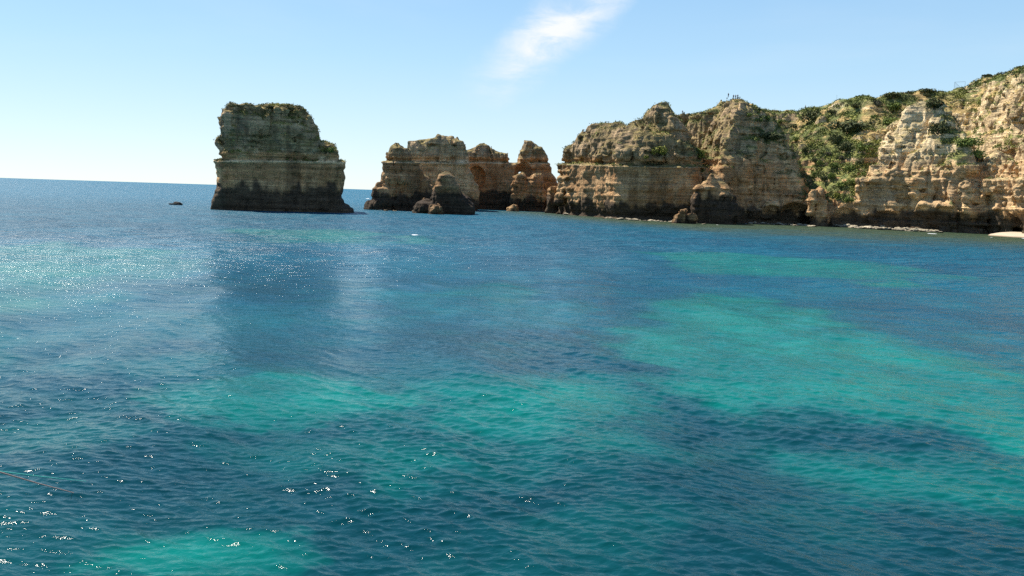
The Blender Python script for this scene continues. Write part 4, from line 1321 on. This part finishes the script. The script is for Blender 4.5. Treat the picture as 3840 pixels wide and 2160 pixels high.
steel = simple_mat('painted_steel', (.22, .24, .27), .5, .3)
# pole on the sandy spot
y, loc = skyline(3137)
g = stand(3137, .3)
e = empty('pole', g); tag(e, 'thin upright pole on the sandy spot of the skyline', 'pole')
tube('shaft', [(0, 0, -.3), (0, 0, 1.3), (0, 0, 2.6)], [.05, .045, .04], steel, e)
tube('base_collar', [(0, 0, -.1), (0, 0, .12)], [.12, .11], steel, e)
# railing: runs away from the viewer on the left and crosses on the right
yA, A_ = skyline(3578); yB, B_ = skyline(3618)
PA = stand(3578, 1.0)
distf = PA.y
def rail_pt(px, py, d): return Vector(hit(px, py, d))
P0 = rail_pt(3578, 331, distf); P0t = rail_pt(3578, 308, distf)
P1 = rail_pt(3598, 331, distf + 4.5); P1t = rail_pt(3598, 309.5, distf + 4.5)
P2 = rail_pt(3618, 329, distf + 0.5); P2t = rail_pt(3618, 307, distf + 0.5)
e = empty('railing', P0); tag(e, 'metal railing with thin upright bars on the skyline left of the tall cliff', 'railing')
base = P0.copy()
hgt = (P0t - P0).z
tube('post', [P0 - base - Vector((0, 0, .8)), P0 + Vector((0, 0, hgt)) - base], [.06, .06], steel, e)
tube('post', [P2 - base - Vector((0, 0, .8)), P2 + Vector((0, 0, hgt)) - base], [.05, .05], steel, e)
tube('top_rail', [P0 + Vector((0, 0, hgt)) - base, P2 + Vector((0, 0, hgt)) - base], [.05, .05], steel, e)
tube('top_rail', [P0 + Vector((0, 0, hgt)) - base, P1 + Vector((0, 0, hgt * .3)) - base], [.045, .045], steel, e)
for q in range(1, 7):
    a_ = P0.lerp(P1, q / 7)
    tube('bar', [a_ - base - Vector((0, 0, .4)), a_ + Vector((0, 0, hgt * (1 - .7 * q / 7))) - base], [.03, .03], steel, e, seg=5)

# small yellow boat
yel = simple_mat('yellow_hull', (.62, .58, .06), .35); wht = simple_mat('white_deck', (.72, .74, .70), .5)
v = ray(1924, 791); t = -CAMH / v.z
e = empty('boat', (v.x * t, v.y * t, 0), R(8))
tag(e, 'tiny yellow open boat floating below the square rock tower', 'boat')
V, Qs = [], []
ns = 13
for i in range(ns):
    u = i / (ns - 1) * 2 - 1
    wd = .55 * (1 - abs(u) ** 2.6) + .03; kz = -.18 + .30 * abs(u) ** 3
    for a_ in range(9):
        an = math.pi * a_ / 8
        V.append((u * 1.6, math.cos(an) * wd, kz + (.42 + .12 * u * u - kz) * (1 - math.sin(an) ** .7)))
for i in range(ns - 1):
    for a_ in range(8):
        Qs.append((i * 9 + a_, i * 9 + a_ + 1, (i + 1) * 9 + a_ + 1, (i + 1) * 9 + a_))
hull = mesh_np('hull', np.array(V), np.array(Qs), yel, parent=e)
for sgn in (1, -1):
    tube('gunwale', [(u * 1.6, sgn * (.55 * (1 - abs(u) ** 2.6) + .03), .43 + .12 * u * u) for u in np.linspace(-1, 1, 13)], [.05] * 13, wht, e)
for u in (-.6, .5):
    P_ = np.array([(u - .12, -.45, .28), (u + .12, -.45, .28), (u + .12, .45, .28), (u - .12, .45, .28), (u - .12, -.45, .34), (u + .12, -.45, .34), (u + .12, .45, .34), (u - .12, .45, .34)])
    mesh_np('seat', P_, np.array([(0, 3, 2, 1), (4, 5, 6, 7), (0, 1, 5, 4), (1, 2, 6, 5), (2, 3, 7, 6), (3, 0, 4, 7)]), wht, smooth=False, parent=e)

# gull on the craggy rock
wf = simple_mat('white_feathers', (.8, .8, .78), .7, var=.04); gf = simple_mat('grey_feathers', (.35, .37, .4), .7); bk = simple_mat('yellow_beak', (.7, .45, .05), .5)
yg, lg = None, None
for yy in range(760, 830):
    lg, _n = cast(2563, yy)
    if lg is not None and lg.y < 296:
        break
e = empty('gull', lg + Vector((0, 0, .0)), R(70)); tag(e, 'white gull standing on top of the craggy rock heap', 'gull')
e.scale = (1.2, 1.2, 1.2)
skinned('body', [(0, 0, .25), (.14, 0, .28), (.24, 0, .38), (.28, 0, .45), (-.16, 0, .24), (-.32, 0, .24), (.02, .05, .12), (.02, .05, -.02), (.02, -.05, .12), (.02, -.05, -.02)],
        [(0, 1), (1, 2), (2, 3), (0, 4), (4, 5), (0, 6), (6, 7), (0, 8), (8, 9)], [.11, .10, .06, .06, .08, .03, .012, .012, .012, .012], wf, e)
for sgn in (1, -1):
    skinned('wing', [(.06, sgn * .09, .29), (-.12, sgn * .09, .28), (-.36, sgn * .05, .26)], [(0, 1), (1, 2)], [.05, .05, .015], gf, e)
tube('beak', [(.32, 0, .45), (.41, 0, .43)], [.02, .004], bk, e, seg=6)

# fishing rod and green cord reaching in from the left, a few metres from the viewer
rodm = simple_mat('brown_rod', (.55, .34, .26), .5); cordm = simple_mat('green_cord', (.09, .55, .42), .5)
def cp(px, py, d): return Vector(hit(px, py, d))
a0 = cp(-500, 1625, 5.2); a1 = cp(0, 1771, 6.0); a2 = cp(140, 1812, 6.3); a3 = cp(276, 1848, 6.6)
e = empty('fishing_rod', a0); tag(e, 'thin brown fishing rod reaching in over the water from the left', 'fishing rod')
tube('rod', [p - a0 for p in (a0, a1, a2, a3)], [.012, .0056, .0046, .0032], rodm, e)
tube('line', [a3 - a0 + Vector((-.01, 0, 0)), cp(268, 1864, 6.6) - a0, cp(266, 1872, 6.6) - a0], [.0016, .0016, .0012], simple_mat('dark_line', (.03, .05, .05), .5), e, seg=5)
b0 = cp(-500, 1668, 5.4); b1 = cp(0, 1768, 6.2); b2 = cp(160, 1788, 6.6); b3 = cp(323, 1805, 7.0)
e = empty('cord', b0); tag(e, 'taut pale green cord running above the brown fishing rod', 'cord')
tube('strand', [p - b0 for p in (b0, b1, b2, b3)], [.006, .0048, .0042, .0024], cordm, e)
